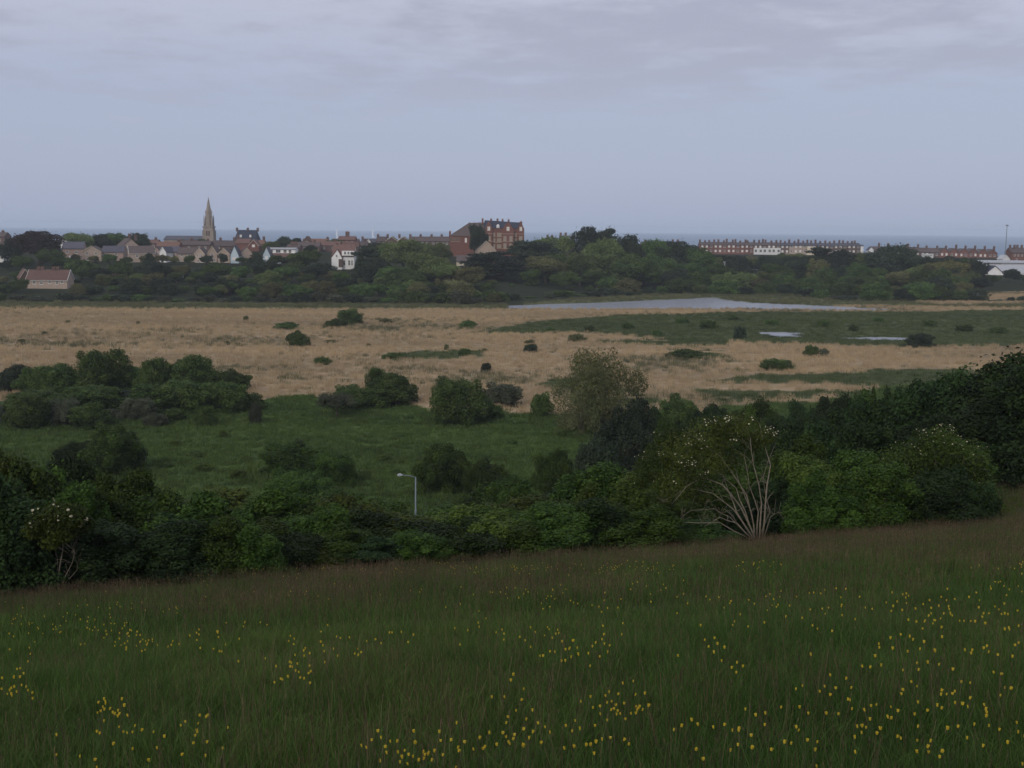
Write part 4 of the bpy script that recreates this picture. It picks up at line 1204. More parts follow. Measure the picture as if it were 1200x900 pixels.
def chimney(parent, x, y, z0, z1, wd=.9, dp=.6, m='red', pots=2):
    k = (round(z1 - z0, 1), wd, dp, m)
    if k not in CHM:
        mb = MB(); h = k[0]
        mb.box(-wd / 2, wd / 2, -dp / 2, dp / 2, 0, h - .25); mb.box(-wd / 2 - .07, wd / 2 + .07, -dp / 2 - .07, dp / 2 + .07, h - .25, h)
        CHM[k] = mb.mesh('chimney', MT[m])
    c = link('chimney', CHM[k], parent, (x, y, z0))
    if 'pot' not in CHM:
        mb = MB(); mb.cone(0, 0, 0, .55, .16, .12, 7); CHM['pot'] = mb.mesh('chimney_pot', MT['pot'])
    for i in range(pots):
        link('chimney_pot', CHM['pot'], c, (((i + .5) / pots - .5) * wd, 0, k[0]))
    return c

def house(name, label, cat, x0, x1, ridge, eave, Y, depth, orient, wall, roof, rz=0.0, wins=(), chims=(), group=None, hip=0.0, base=None, verge=None, winframe='frame', pane='glass', over=.3, winh=1.3, winw=1.1):
    cx = (x0 + x1) / 2
    c = P(cx, eave, Y)
    W = (x1 - x0) * Y / F
    g = min(tz(c.x, Y), tz(c.x, Y + depth)) - .2 if base is None else base
    o = empty(name, (c.x, Y, g), rz)
    tag(o, label, cat, group)
    he = Zrow(cx, eave, Y) - g
    hr = Zrow(cx, ridge, Y + depth * .25) - g
    t_ = .16
    mb = MB()
    if orient == 'gable':
        mb.prism([(-W / 2, 0), (W / 2, 0), (W / 2, he), (0, hr - .05), (-W / 2, he)], 0, depth, 'y')
        mb.build('wall', MT[wall], o)
        r = MB(); s = (hr - he) / (W / 2)
        xe = W / 2 + over; ze = he - over * s
        for sg in (-1, 1):
            r.prism([(sg * xe, ze), (sg * xe, ze + t_), (0, hr + t_), (0, hr)], -over, depth + over, 'y')
        ro_ = r.build('roof', MT[roof], o)
        if verge:
            v_ = MB()
            for sg in (-1, 1):
                v_.prism([(sg * xe, ze - .10), (sg * xe, ze + t_ + .02), (0, hr + t_ + .03), (0, hr - .10)], -over - .08, -over - .002, 'y')
            v_.build('bargeboard', MT[verge], ro_)
    elif orient == 'eaves':
        if hip:
            mb.box(-W / 2, W / 2, 0, depth, 0, he)
            mb.build('wall', MT[wall], o)
            r = MB(); a = W / 2 + over; hx = W / 2 - hip
            V = [(-a, -over, he), (a, -over, he), (a, depth + over, he), (-a, depth + over, he), (-hx, depth / 2, hr), (hx, depth / 2, hr),
                 (-a, -over, he - .15), (a, -over, he - .15), (a, depth + over, he - .15), (-a, depth + over, he - .15)]
            r.add(V, [(0, 1, 5, 4), (1, 2, 5), (2, 3, 4, 5), (3, 0, 4), (6, 7, 1, 0), (7, 8, 2, 1), (8, 9, 3, 2), (9, 6, 0, 3), (9, 8, 7, 6)])
            ro_ = r.build('roof', MT[roof], o)
        else:
            mb.prism([(0, 0), (depth, 0), (depth, he), (depth / 2, hr - .05), (0, he)], -W / 2, W / 2, 'x')
            mb.build('wall', MT[wall], o)
            r = MB(); s = (hr - he) / (depth / 2)
            for (ya, za, yb) in ((-over, he - over * s, depth / 2), (depth + over, he - over * s, depth / 2)):
                r.prism([(ya, za), (ya, za + t_), (yb, hr + t_), (yb, hr)], -W / 2 - .15, W / 2 + .15, 'x')
            ro_ = r.build('roof', MT[roof], o)
            if verge:
                v_ = MB()
                for sx in (-W / 2 - .24, W / 2 + .152):
                    for (ya, za, yb) in ((-over, he - over * s, depth / 2), (depth + over, he - over * s, depth / 2)):
                        v_.prism([(ya, za - .15), (ya, za + t_ + .02), (yb, hr + t_ + .03), (yb, hr - .15)], sx, sx + .09, 'x')
                v_.build('bargeboard', MT[verge], ro_)
        g_ = MB(); g_.box(-W / 2 - over, W / 2 + over, -over - .13, -over - .003, he - .27, he - .16); g_.build('gutter', MT['frame' if verge else 'darkslate'], o)
    for wv in wins:
        u_, row = wv[0], wv[1]
        wd = wv[2] if len(wv) > 2 else winw; ht = wv[3] if len(wv) > 3 else winh
        pn = wv[4] if len(wv) > 4 else pane
        window(o, u_ * W / 2, -.012, Zrow(cx, row, Y) - g - ht / 2, wd, ht, winframe, pn)
    for (u_, v__, hgt) in chims:
        chimney(o, u_ * W / 2, depth * v__, hr - 1.0, hr + hgt, 1.3, .9, 'brown')
    return o

H = house
H('brick_house', 'pink brick house with grey roof beside the copper beech', 'house', 73, 97, 283.5, 291, 592, 8, 'eaves', 'pink', 'slate', .12, [(-.5, 295, 1.2, 1.3), (.35, 295.5, 1.4, 1.2), (-.1, 301, 2.6, 1.2, 'blind'), (.65, 301, 1.2, 1.5, 'blind')])
H('brick_house', 'buff brick house with its gable end towards the marsh, next to the pink one', 'house', 96, 118, 288.5, 295, 586, 9, 'gable', 'buff', 'brownroof', .10, [(-.45, 297), (.45, 297), (-.4, 303.5), (.45, 303.5)], verge='cream')
H('brick_house', 'pink brick house with wide grey roof and four spread windows', 'house', 119, 144, 288.5, 295, 590, 8, 'eaves', 'pink', 'slate', .05, [(-.72, 298), (.35, 297.5), (-.62, 304.5), (.3, 305)])
H('brick_house', 'tall brown gabled house standing up behind the brick row', 'house', 139, 168, 279.5, 293, 604, 12, 'gable', 'buff', 'brownroof', .55, [(-.2, 290, 1, 1.5), (.25, 290, 1, 1.5)], [(.2, .6, 2.2), (.55, .35, 1.4)])
H('brick_house', 'house with a sweeping white verge on its purple brown roof', 'house', 152, 181, 288.5, 296.5, 584, 9, 'eaves', 'buff', 'brownroof', .38, [(-.4, 300), (.4, 300)], verge='white')
H('brick_house', 'narrow pink brick gable house wedged beside the glazed white gable', 'house', 179.5, 187, 289.5, 294, 588, 8, 'gable', 'pink', 'brownroof', 0, [(0, 297), (0, 302)])
H('glazed_house', 'narrow white gable with tall pale glazing among the brick houses', 'house', 186.5, 195, 289.5, 295.5, 584, 8, 'gable', 'white', 'slate', -.25, [(0, 299, 1.5, 2.6, 'blind')], verge='white')
H('brick_house', 'pink brick house with low grey roof next to the glazed gable', 'house', 194.5, 208.5, 289, 295, 590, 8, 'eaves', 'pink', 'slate', 0, [(-.4, 299), (.4, 299)])
H('brick_house', 'orange red roofed house behind the brick row under the church', 'house', 183, 209, 283.5, 288.5, 640, 9, 'eaves', 'red', 'orangeroof', 0, [(.5, 291), (.8, 291)], [(.85, .5, 1.2)])
H('brick_house', 'long buff brick house with brown roof below the church', 'house', 208, 230, 290.5, 297, 588, 8, 'eaves', 'buff', 'brownroof', 0, [(-.55, 299.5), (.2, 299.5), (-.8, 306), (.1, 306)])
H('brick_house', 'buff gabled house forming the end of the long brick row', 'house', 228, 239.5, 291, 297.5, 585, 9, 'gable', 'buff', 'brownroof', 0, [(-.4, 299.5, .9), (.4, 299.5, .9), (-.3, 306, .9), (.4, 306, .9)], verge='cream')
H('brick_house', 'brick house with sharp pointed gable between two plainer gables', 'house', 243, 254.5, 288.5, 297, 587, 9, 'gable', 'buff', 'brownroof', 0, [(0, 298.5, 1.2), (-.4, 305, 1), (.4, 305, 1)], verge='cream')
H('brick_house', 'buff brick house with broad gable beside the pointed white gable', 'house', 255.5, 269, 291, 297.5, 585, 9, 'gable', 'buff', 'brownroof', 0, [(-.35, 299.5, 1), (.35, 299.5, 1), (-.3, 305.5, 1)], verge='cream')
H('white_gable_house', 'small house front with steep pale blue pointed gable', 'house', 270, 279.5, 288, 299, 583, 7, 'gable', 'paleblue', 'slate', 0, [(0, 303, 2.2, 1.4, 'blind')])
H('brick_house', 'buff house with steep slanting roof between the two pointed pale gables', 'house', 277, 301, 289, 303, 590, 10, 'gable', 'buff', 'brownroof', .25, [(-.3, 301, 1, 1.2)])
H('white_gable_house', 'narrow pale pointed gable behind the fir with a white annexe', 'house', 308, 316.5, 289.5, 299, 588, 7, 'gable', 'paleblue', 'slate', 0, [(0, 302, 1.2, 1.6, 'blind')])
H('annexe', 'low white lean-to annexe below the pale pointed gable', 'house', 314, 325, 304.5, 306.5, 580, 5, 'eaves', 'white', 'grey', -.2, [(0, 308, .8, .8)])
H('flat_block', 'white band of large dark windows over a low red building', 'building', 314, 346, 290.5, 292, 606, 8, 'eaves', 'white', 'grey', 0, [(-.75, 294.5, 1.6, 1.5), (-.25, 294.5, 2.4, 1.5), (.25, 294.5, 1.6, 1.5), (.6, 294.5, 1.4, 1.5)])
H('brick_house', 'low red brick building under the white window band', 'house', 315, 342, 297, 302, 598, 6, 'eaves', 'red', 'redroof', 0, [(-.4, 304), (.3, 304)])
H('brick_house', 'red roofed house with small white gable beneath the dark slate block', 'house', 276, 292, 280, 285, 690, 9, 'eaves', 'red', 'redroof', 0, [], [(-.9, .5, 1.5)])
H('brick_house', 'orange red house with decorated pale-edged gable behind the brick row', 'house', 291, 303, 281, 288, 680, 9, 'gable', 'red', 'redroof', 0, [(0, 288, 1.6, 1.4, 'blind')], verge='cream')
H('brick_house', 'brown roofed house between the church tower and the slate block', 'house', 248, 276, 282, 288, 700, 9, 'eaves', 'brown', 'brownroof', 0, [(-.4, 290)], [(-.4, .5, 1.6), (.75, .5, 1.8)])
H('brick_house', 'orange tiled house end beside the decorated gable', 'house', 302, 309, 281.5, 286, 700, 8, 'eaves', 'red', 'orangeroof', 0, [], [(.6, .5, 2.0)])
# dark slate mansard block
H('slate_block', 'tall dark blue slate roofed block with two pale dormer windows', 'building', 275, 300, 269.5, 281.5, 760, 13, 'eaves', 'brown', 'darkslate', 0, [], [(-.97, .5, 1.2), (.04, .5, 1.2), (.97, .5, 1.2)], hip=.8, base=-12)
for u_ in (-.45, .45):
    o = bpy.data.objects[[ob.name for ob in COL.objects if ob.name.startswith('slate_block')][0]]
    window(o, u_ * 6.7, .9, Zrow(287, 277.8, 760) + 12, 1.3, 1.5, 'frame', 'blind')
H('brick_house', 'house with pair of tall yellowish chimneys behind dark trees', 'house', 336, 351, 286.5, 290, 640, 8, 'eaves', 'brown', 'brownroof', 0, [(-.2, 292, 1, 1.4, 'blind'), (.5, 292, 1, 1.4, 'blind')], [(-.3, .3, 1.2), (.3, .3, 1.2)])
H('brick_house', 'long orange red roofed house with a small gabled turret', 'house', 354, 384, 280, 285, 700, 9, 'eaves', 'brown', 'orangeroof', 0, [(-.6, 287), (.1, 287), (.6, 287)], [(.9, .5, 1.0)])
H('brick_house', 'small gable turret house at the end of the orange roof', 'house', 355, 364, 277, 283, 698, 8, 'gable', 'brown', 'redroof', 0, [(0, 284, 1, 1.2)])
H('brick_house', 'dark brick row behind trees near the slate block', 'house', 340, 374, 284, 288.5, 670, 8, 'eaves', 'brown', 'brownroof', 0, [(-.5, 290), (0, 290), (.5, 290)], [(.6, .5, 1.4)])
H('brick_house', 'tall red brick house with big square dark chimney', 'house', 396, 416, 277, 281, 690, 9, 'eaves', 'red', 'redroof', 0, [(-.5, 284), (.1, 284), (.6, 284), (-.4, 289)], [(-.1, .5, 2.6), (.1, .5, 2.6)])
H('brick_house', 'low dark red roofed house under the one with the square chimney', 'house', 400, 420, 284, 289, 650, 8, 'eaves', 'brown', 'redroof', 0, [(.3, 291, 1, 1.3, 'blind')], [(.9, .5, 1.6)])
H('white_villa', 'white house with red roof, long dormer band and dark bay', 'house', 389, 415, 287, 300, 560, 10, 'eaves', 'white', 'redroof', 0, [(.1, 308, 1.0, 2.4), (.55, 308, 1.0, 2.4), (.8, 308, .8, 2.4)], [(-.7, .6, .8)])
vil = [ob for ob in COL.objects if ob.name.startswith('white_villa')][0]
vg = vil.location.z
mb = MB(); x_a = (402 - 402) * 560 / F; W_ = 26 * 560 / F
mb.box(-W_ * .05, W_ * .5, -.4, 3.5, Zrow(402, 299.5, 560) - vg, Zrow(402, 294, 560) - vg); mb.build('dormer', MT['white'], vil)
for u_ in (.1, .25, .40):
    window(vil, u_ * W_, -.42, Zrow(402, 298, 560) - vg, 1.0, 1.3)
mb = MB(); zz0 = Zrow(395, 302, 560) - vg; zz1 = Zrow(395, 292.5, 560) - vg
mb.prism([(-W_ * .5, 0), (-W_ * .04, 0), (-W_ * .04, zz0), (-W_ * .24, zz1), (-W_ * .5, zz0)], -1.2, 2.5, 'y'); mb.build('gable_wing', MT['white'], vil)
mb = MB()
mb.prism([(-W_ * .56, zz0 - .4), (-W_ * .56, zz0 - .2), (-W_ * .24, zz1 + .25), (-W_ * .24, zz1 + .02)], -1.5, 2.6, 'y'); mb.prism([(W_ * .02, zz0 - .4), (W_ * .02, zz0 - .2), (-W_ * .24, zz1 + .25), (-W_ * .24, zz1 + .02)], -1.5, 2.6, 'y')
mb.build('wing_roof', MT['redroof'], vil)
mb = MB(); mb.box(-W_ * .18, W_ * .02, -1.6, -1.203, zz0 - 4.2, zz0 - .6); mb.build('bay_window', MT['door'], vil)
window(vil, -W_ * .27, -1.213, zz0 + .3, .8, 1.1)
H('white_house', 'white gable house with grey roof next to the tall chimney house', 'house', 423, 441, 280, 285.5, 700, 9, 'eaves', 'pink', 'slate', 0, [(.3, 288)], [(-.9, .5, 1.2)])
H('white_house', 'small white pointed gable in front of a grey roof', 'house', 427, 437, 280.5, 287, 696, 6, 'gable', 'white', 'slate', 0, [(0, 285.5, 1.1, 1.2)], verge='white')
for i, (a_, b_) in enumerate([(441, 452), (452, 466), (466, 479), (479, 491), (491, 504), (504, 516), (516, 527)]):
    gabled = i in (1, 2)
    H('terraced_house', 'brown terraced house with pale-edged gable beside the big school' if gabled else 'brown roofed terraced house in the row beside the big school', 'house', a_, b_, 277.5, 282.5, 700, 9, 'gable' if gabled else 'eaves', 'brown', 'brownroof', 0,
      [(-.4, 285), (.4, 285)], [(-.8, .5, 1.3)], 'row beside the school', verge='cream' if gabled else None)
H('long_house', 'long low red tiled house with four chimneys near the marsh', 'house', 31, 78, 316.5, 328, 478, 9, 'eaves', 'buff', 'redroof', .06, [(-.6, 331), (-.25, 331.5), (.15, 330), (.5, 331), (.75, 330)], [(-.55, .5, .9), (-.35, .5, .9), (.2, .5, .9), (.4, .5, .9)], verge='white')
H('brick_house', 'house with pale gable edge at the end of the long red tiled house', 'house', 24, 36, 315.5, 325, 482, 9, 'gable', 'brown', 'redroof', .5, [], verge='cream')
H('brick_house', 'red brown roofed house almost hidden by trees below the brick row', 'house', 122, 134, 318, 324, 516, 8, 'eaves', 'pink', 'redroof', 0, [(-.5, 328), (.3, 329)])
H('brick_house', 'pale gable and red roof showing between trees beside the conifer', 'house', 156, 168, 318, 325, 516, 8, 'eaves', 'cream', 'redroof', .4, [(.2, 329)], verge='cream')
H('white_house', 'white house edge behind dark trees by the copper beech', 'house', -8, 3.5, 286, 288, 570, 8, 'eaves', 'white', 'brownroof', 0, [(0, 292)])
H('brick_house', 'brown brick house with red roof on the skyline by the copper beech', 'house', -6, 5, 272.5, 277, 640, 9, 'eaves', 'brown', 'brownroof', 0, [(0, 281)], [(0, .5, 1)])
H('hip_roof_house', 'slate hipped roof showing above the copper beech', 'house', 19, 52, 271.2, 277.5, 640, 12, 'eaves', 'brown', 'slate', 0, [(-.7, 280)], hip=4.0)
H('brick_house', 'grey roofed house between the copper beech and pale tree', 'house', 71, 88, 275, 279, 680, 9, 'eaves', 'white', 'slate', 0, [(-.5, 281)])
for (a_, b_, r_, e_, Y_, cw, cr, lb) in [(168, 184, 281, 285, 690, 'brown', 'redroof', 'red brown roofs beyond the church nave behind trees'), (205, 228, 282, 287, 690, 'brown', 'brownroof', 'brown roofed house below the church nave'),
                                         (228, 246, 282.5, 287, 670, 'brown', 'brownroof', 'brown roofed house under the church tower'), (372, 398, 283, 287.5, 680, 'brown', 'redroof', 'red roofed house behind the round green tree'),
                                         (418, 430, 283, 288, 660, 'brown', 'brownroof', 'small brown house beside the white pointed gable')]:
    H('brick_house', lb, 'house', a_, b_, r_, e_, Y_, 9, 'eaves', cw, cr, 0, [(-.4, e_ + 3), (.4, e_ + 3)], [(.5, .5, 1.3)])
# around the school
H('brick_house', 'buff gabled house in front of the big school', 'house', 559, 581, 282.5, 293.5, 606, 10, 'gable', 'buff', 'brownroof', .12, [], verge='cream')
H('long_house', 'low brown tiled roof between the pale trees below the school', 'house', 535, 562, 299.5, 306, 580, 9, 'eaves', 'cream', 'brownroof', 0, [(-.6, 308.5), (-.2, 308.5), (.5, 308.5)])
H('brick_house', 'dark roofed house with chimneys behind the trees past the school', 'house', 656, 674, 276.5, 281, 720, 9, 'eaves', 'brown', 'slate', 0, [], [(-.85, .5, 1.8), (-.2, .5, 1.8)])
H('brick_house', 'dark roof with chimneys just past the school gables', 'house', 640, 649, 279, 282, 720, 9, 'eaves', 'brown', 'slate', 0, [], [(-.6, .5, 1.6), (.6, .5, 1.6)])
H('brick_house', 'slate roof and chimneys peeping over the wood before the terraces', 'house', 752, 800, 283.5, 287, 820, 9, 'eaves', 'brown', 'slate', 0, [], [(-.8, .5, 1.2), (.55, .5, 1.6), (.8, .5, 1.6)])

# ---- church
cY = 800.0; s = cY / F
cx_ = Xcol(245, 270, cY); cg = tz(cx_, cY) - .3
ch = empty('church', (cx_, cY, cg)); tag(ch, 'stone church with tall pointed spire and long low nave', 'church')
def cz(row): return Zrow(245, row, cY) - cg
hw = 5.6 * s
mb = MB(); mb.box(-hw, hw, -hw, hw, 0, cz(266.5))
for sx in (-1, 1):
    for sy in (-1, 1):
        mb.box(sx * hw - .45, sx * hw + .45, sy * hw - .45, sy * hw + .45, 0, cz(270))
tw = mb.build('tower', MT['stone'], ch)
mb = MB(); mb.box(-hw - .35, hw + .35, -hw - .35, hw + .35, cz(266.5) + .003, cz(265.2)); mb.build('parapet', MT['stone'], tw)
h2 = 4.3 * s
mb = MB(); mb.cone(0, 0, cz(265.2) + .003, cz(253), h2 * 1.12, h2 * .98, 8, ph=math.pi / 8); mb.build('octagon_stage', MT['stone'], ch)
for sx in (-1, 1):
    for sy in (-1, 1):
        mb = MB(); mb.cone(sx * h2 * 1.02, sy * h2 * 1.02, cz(265.2) + .003, cz(256), .5, .42, 4, ph=math.pi / 4); mb.cone(sx * h2 * 1.02, sy * h2 * 1.02, cz(256), cz(251), .42, .03, 4, ph=math.pi / 4)
        mb.build('pinnacle', MT['stone'], ch)
mb = MB(); mb.cone(0, 0, cz(253) + .003, cz(231), h2 * .9, .10, 8, ph=math.pi / 8); mb.cone(0, 0, cz(231), cz(229.5), .05, .03, 5); sp = mb.build('spire', MT['stone'], ch)
for sx, sy in ((0, -1), (1, 0), (-1, 0)):
    mb = MB(); q = h2 * .72
    mb.box(sx * q - .45, sx * q + .45, sy * q - .45, sy * q + .45, cz(251), cz(248)); mb.cone(sx * q, sy * q, cz(248), cz(245.5), .62, .02, 4, ph=math.pi / 4); mb.build('lucarne', MT['stone'], sp)
for sx in (-1, 1):
    mb = MB(); mb.box(sx * .75 - .55, sx * .75 + .55, -hw - .05, -hw - .004, cz(276.5), cz(270.5)); mb.build('belfry_window', MT['door'], tw)
mb = MB()
mb.prism([(-3.5, 0), (9, 0), (9, cz(281)), (2.75, cz(277.0)), (-3.5, cz(281))], -hw - 26, -hw - .003, 'x'); mb.build('nave', MT['stone'], ch)
mb = MB()
mb.prism([(-3.9, cz(281.2)), (-3.9, cz(280.9)), (2.75, cz(276.6)), (2.75, cz(276.95))], -hw - 26.3, -hw - .01, 'x'); mb.prism([(9.4, cz(281.2)), (9.4, cz(280.9)), (2.75, cz(276.6)), (2.75, cz(276.95))], -hw - 26.3, -hw - .01, 'x')
mb.build('nave_roof', MT['slate'], ch)

# ---- the big red brick school
sY_ = 640.0; s = sY_ / F
ox = Xcol(568, 290, sY_); sg = tz(ox, sY_) - .5
sc_ = empty('school', (ox, sY_, sg)); tag(sc_, 'large red brick building with gabled front, slate roofs and cream windows', 'school')
def sx_(px): return (px - 568) * s
def sz(row): return Zrow(590, row, sY_) - sg
dp = 14
mb = MB(); mb.box(sx_(568), sx_(613), 0, dp, 0, sz(267.5)); mb.build('main_wall', MT['red'], sc_)
mb = MB(); a0, a1 = sx_(567.4), sx_(613.4)
V = [(a0, -.3, sz(267.5) + .003), (a1, -.3, sz(267.5) + .003), (a1, dp + .3, sz(267.5) + .003), (a0, dp + .3, sz(267.5) + .003), (a0, dp * .35, sz(258.5)), (a1 - 2, dp * .35, sz(260.5)), (a1 - 2, dp * .7, sz(260.5)), (a0, dp * .7, sz(258.0))]
mb.add(V, [(0, 1, 5, 4), (1, 2, 6, 5), (2, 3, 7, 6), (4, 5, 6, 7), (0, 4, 7, 3), (3, 2, 1, 0)]); mb.build('main_roof', MT['darkslate'], sc_)
for (pa, pb, apx, er, fr) in [(568.5, 577, 260, 268, 1.2), (588, 602, 261, 269, 1.6), (606, 613.8, 260.5, 268, 1.4)]:
    W0, W1 = sx_(pa), sx_(pb); mid = (W0 + W1) / 2; ww = W1 - W0
    mb = MB(); mb.prism([(W0, 0), (W1, 0), (W1, sz(er)), (mid + ww * .22, sz(apx + 2.6)), (mid + ww * .12, sz(apx)), (mid - ww * .12, sz(apx)), (mid - ww * .22, sz(apx + 2.6)), (W0, sz(er))], -fr, -.004, 'y')
    by = mb.build('gabled_bay', MT['red'], sc_)
    mb = MB()
    for row in (274.2, 283.0, 291.5):
        mb.box(W0 - .08, W1 + .08, -fr - .10, -fr - .004, sz(row), sz(row) + .22)
    mb.build('string_course', MT['buff'], by)
    n = 1 if ww < 4.5 else 2
    for row in (279.5, 288):
        for i in range(n):
            window(sc_, W0 + ww * (i + .5) / n, -fr - .015, sz(row + 2.7), ww / n * .5, 2.5, 'creamframe', 'curtain')
    window(sc_, mid, -fr - .015, sz(270.5), min(1.6, ww * .4), 2.2, 'creamframe', 'blind')
for px in (579, 583.5, 587 - .8, 603.8):
    for row in (275.5, 282, 289):
        window(sc_, sx_(px), -.015, sz(row + 2), 1.15, 2.1, 'creamframe', 'curtain')
mb = MB(); mb.box(sx_(577.5), sx_(587.5), -.25, -.003, sz(284.3), sz(283.5)); mb.build('string_course', MT['buff'], sc_)
mb = MB(); mb.box(sx_(581.5), sx_(585), -.1, 2.4, sz(267.4), sz(264.4)); mb.cone((sx_(581.5) + sx_(585)) / 2, 1.2, sz(264.4) + .003, sz(262.8), 1.2, .4, 4, ph=math.pi / 4); mb.build('dormer', MT['white'], sc_)
for (px, top) in ((565, 256.5), (575, 256.8), (582.5, 256.6), (588.5, 257.2), (595.5, 257.3)):
    chimney(sc_, sx_(px), dp * .5, sz(262.5), sz(top), 1.0, .9, 'red', 2)
chimney(sc_, sx_(610), dp * .3, sz(263), sz(259.6), 1.4, 1.0, 'red', 2)
# hall wing, set at an angle
hx0, hx1 = sx_(527), sx_(567.8)
mb = MB(); mb.box(hx0, hx1, 2.5, 15, 0, sz(277)); mb.build('hall_wall', MT['red'], sc_)
mb = MB()
V = [(hx0 - .4, 2.1, sz(277) + .003), (hx1, 2.1, sz(277) + .003), (hx1, 15.4, sz(277) + .003), (hx0 - .4, 15.4, sz(277) + .003), (sx_(549), 8.7, sz(261.2)), (hx1, 8.7, sz(260.8))]
mb.add(V, [(0, 1, 5, 4), (1, 2, 5), (2, 3, 4, 5), (3, 0, 4), (3, 2, 1, 0)]); mb.build('hall_roof', MT['brownroof'], sc_)
for px in (529.5, 532, 535, 537.8):
    window(sc_, sx_(px), 2.488, sz(283.5), .85, 2.0, 'creamframe')
for px in (545.8, 553.2):
    window(sc_, sx_(px), 2.488, sz(284.5), 1.05, 2.3, 'frame', 'blind')
chimney(sc_, sx_(526.5), 9, sz(279), sz(271.8), 1.0, 1.0, 'red', 2)

# ---- seaside terraces
TPX = 10.45
for i in range(18):
    a_ = 820.5 + TPX * i; b_ = a_ + TPX
    white = 6 <= i <= 8; creamy = i in (12,); tan = i in (10, 11)
    wl = 'brown' if white else 'cream' if creamy else 'buff' if tan else 'red' if i < 6 else 'brown'
    rows = [(-.5, 288.9), (.5, 288.9)] + ([(-.5, 294.2), (.5, 294.2)])
    rt2 = 285.0 + (a_ - 820) * .0008
    lab = ('terraced house with white painted bay front in the long seaside terrace' if white else 'cream rendered terraced house standing out of the long brick terrace' if creamy else
           'buff terraced house in the long seaside terrace' if tan else 'red brick terraced house at the school end of the long seaside terrace' if i < 6 else 'brown brick terraced house in the long seaside terrace')
    grp = 'long seaside terrace'
    sh = (a_ - 820) * .0088 - .6 + rnd.uniform(-.3, .3)
    th = H('terraced_house', lab, 'house', a_ + .02, b_ - .02, 284.3 + sh, 287.2 + sh, 880, 10, 'eaves', wl, 'brownroof' if i < 9 else 'slate', 0,
      [(u_, r_ + sh * .5, 1.5, 1.5, 'blind' if (i * 7 + int(u_ * 2)) % 3 else 'glass') for (u_, r_) in rows], [(-.75 + rnd.uniform(-.15, .15), .4, rnd.choice([1.4, 1.9, 2.3])), (.05 + rnd.uniform(-.2, .5), .4, rnd.choice([1.3, 1.8, 2.2]))] , grp)
    if white:
        tg = th.location.z; tw_ = TPX * 880 / F
        mb = MB(); mb.box(-tw_ / 2 + .05, tw_ / 2 - .05, -1.3, -.10, 0, Zrow(a_, 290.6, 880) - tg); bay = mb.build('bay_front', MT['white'], th)
        for u_ in (-.27, .27):
            window(bay, u_ * tw_, -1.312, Zrow(a_, 295.4, 880) - tg, 1.7, 1.9)
H('end_wall_house', 'white rendered end house closing the long seaside terrace', 'house', 1008.7, 1012, 287, 288, 880, 8, 'eaves', 'white', 'slate', 0, [])
for i in range(13):
    a_ = 1022 + 11.3 * i; b_ = a_ + 11.3
    sh = i * .22 + rnd.uniform(-.4, .4)
    big = i >= 7
    H('terraced_house', 'red brick gabled terraced house with heavy chimney by the grey sheds' if big else 'brown terraced house in the row behind the yellowish trees', 'house', a_ + .03, b_ - .03, 289.2 + sh, 294 + sh, 850, 10, 'gable' if big else 'eaves',
      'red' if big else 'brown', 'brownroof', 0, [(-.45, 296.5 + sh, 1.4, 1.6, 'blind' if i % 2 else 'glass'), (.45, 296.5 + sh, 1.4, 1.6, 'blind' if i % 3 else 'glass'), (0, 303 + sh, 1.8, 1.8)], [(.8 + rnd.uniform(-.3, .1), .4, rnd.choice([1.5, 2.0, 2.4]))], 'gabled rows by the grey sheds' if big else 'rows behind the yellowish trees')
H('white_house', 'little white gabled house end at the start of the second terrace', 'house', 1018, 1024, 289.5, 293, 846, 6, 'gable', 'white', 'slate', 0, [])
H('brick_house', 'tall dark red house with stacked chimneys beside the mast', 'house', 1186, 1203, 290.5, 296, 800, 12, 'eaves', 'red', 'brownroof', 0, [(-.6, 299), (-.1, 299), (.4, 299), (-.3, 304)], [(-.8, .5, 1.8), (-.3, .4, 1.8), (.2, .5, 1.8), (.7, .4, 1.8)])
H('white_house', 'small white pitched shed between the terraces and the tall dark house', 'shed', 1174.5, 1184, 299, 303.5, 760, 6, 'gable', 'white', 'grey', .2, [])
H('shed', 'long flat grey industrial shed behind the white gabled hall', 'shed', 1150, 1215, 305.5, 308.0, 720, 14, 'eaves', 'grey', 'grey', 0, [(-.7, 309.5, 5, .8), (-.4, 309.5, 5, .8)])
H('flat_block', 'white flat roofed building strip in front of the second terrace', 'building', 1083.5, 1094, 297.8, 298.3, 800, 6, 'eaves', 'white', 'white', 0, [])
hall = H('gabled_hall', 'white gabled hall with long dark and pale roofs by the marsh', 'hall', 1132, 1210, 311, 320, 640, 16, 'eaves', 'white', 'grey', 0, [(.55, 324, 2, 1.2), (.75, 324, 2, 1.2)], verge='white')
hg = hall.location.z; wz = lambda r_: Zrow(1170, r_, 640) - hg
hx = lambda px: (px - 1171) * 640 / F
mb = MB(); mb.prism([(hx(1153), 0), (hx(1175), 0), (hx(1175), wz(321.5)), (hx(1163.5), wz(311.8)), (hx(1153), wz(320.5))], -2.5, 8, 'y'); mb.build('gable_wing', MT['white'], hall)
for (pa, ra, sgn) in ((1151.8, 321.5, 1), (1176.2, 322.5, 1)):
    mb = MB(); mb.prism([(hx(pa), wz(ra)), (hx(pa), wz(ra) + .25), (hx(1163.5), wz(311.2) + .1), (hx(1163.5), wz(311.8) + .02)], -2.9, 8, 'y'); mb.build('wing_roof', MT['darkslate'], hall)
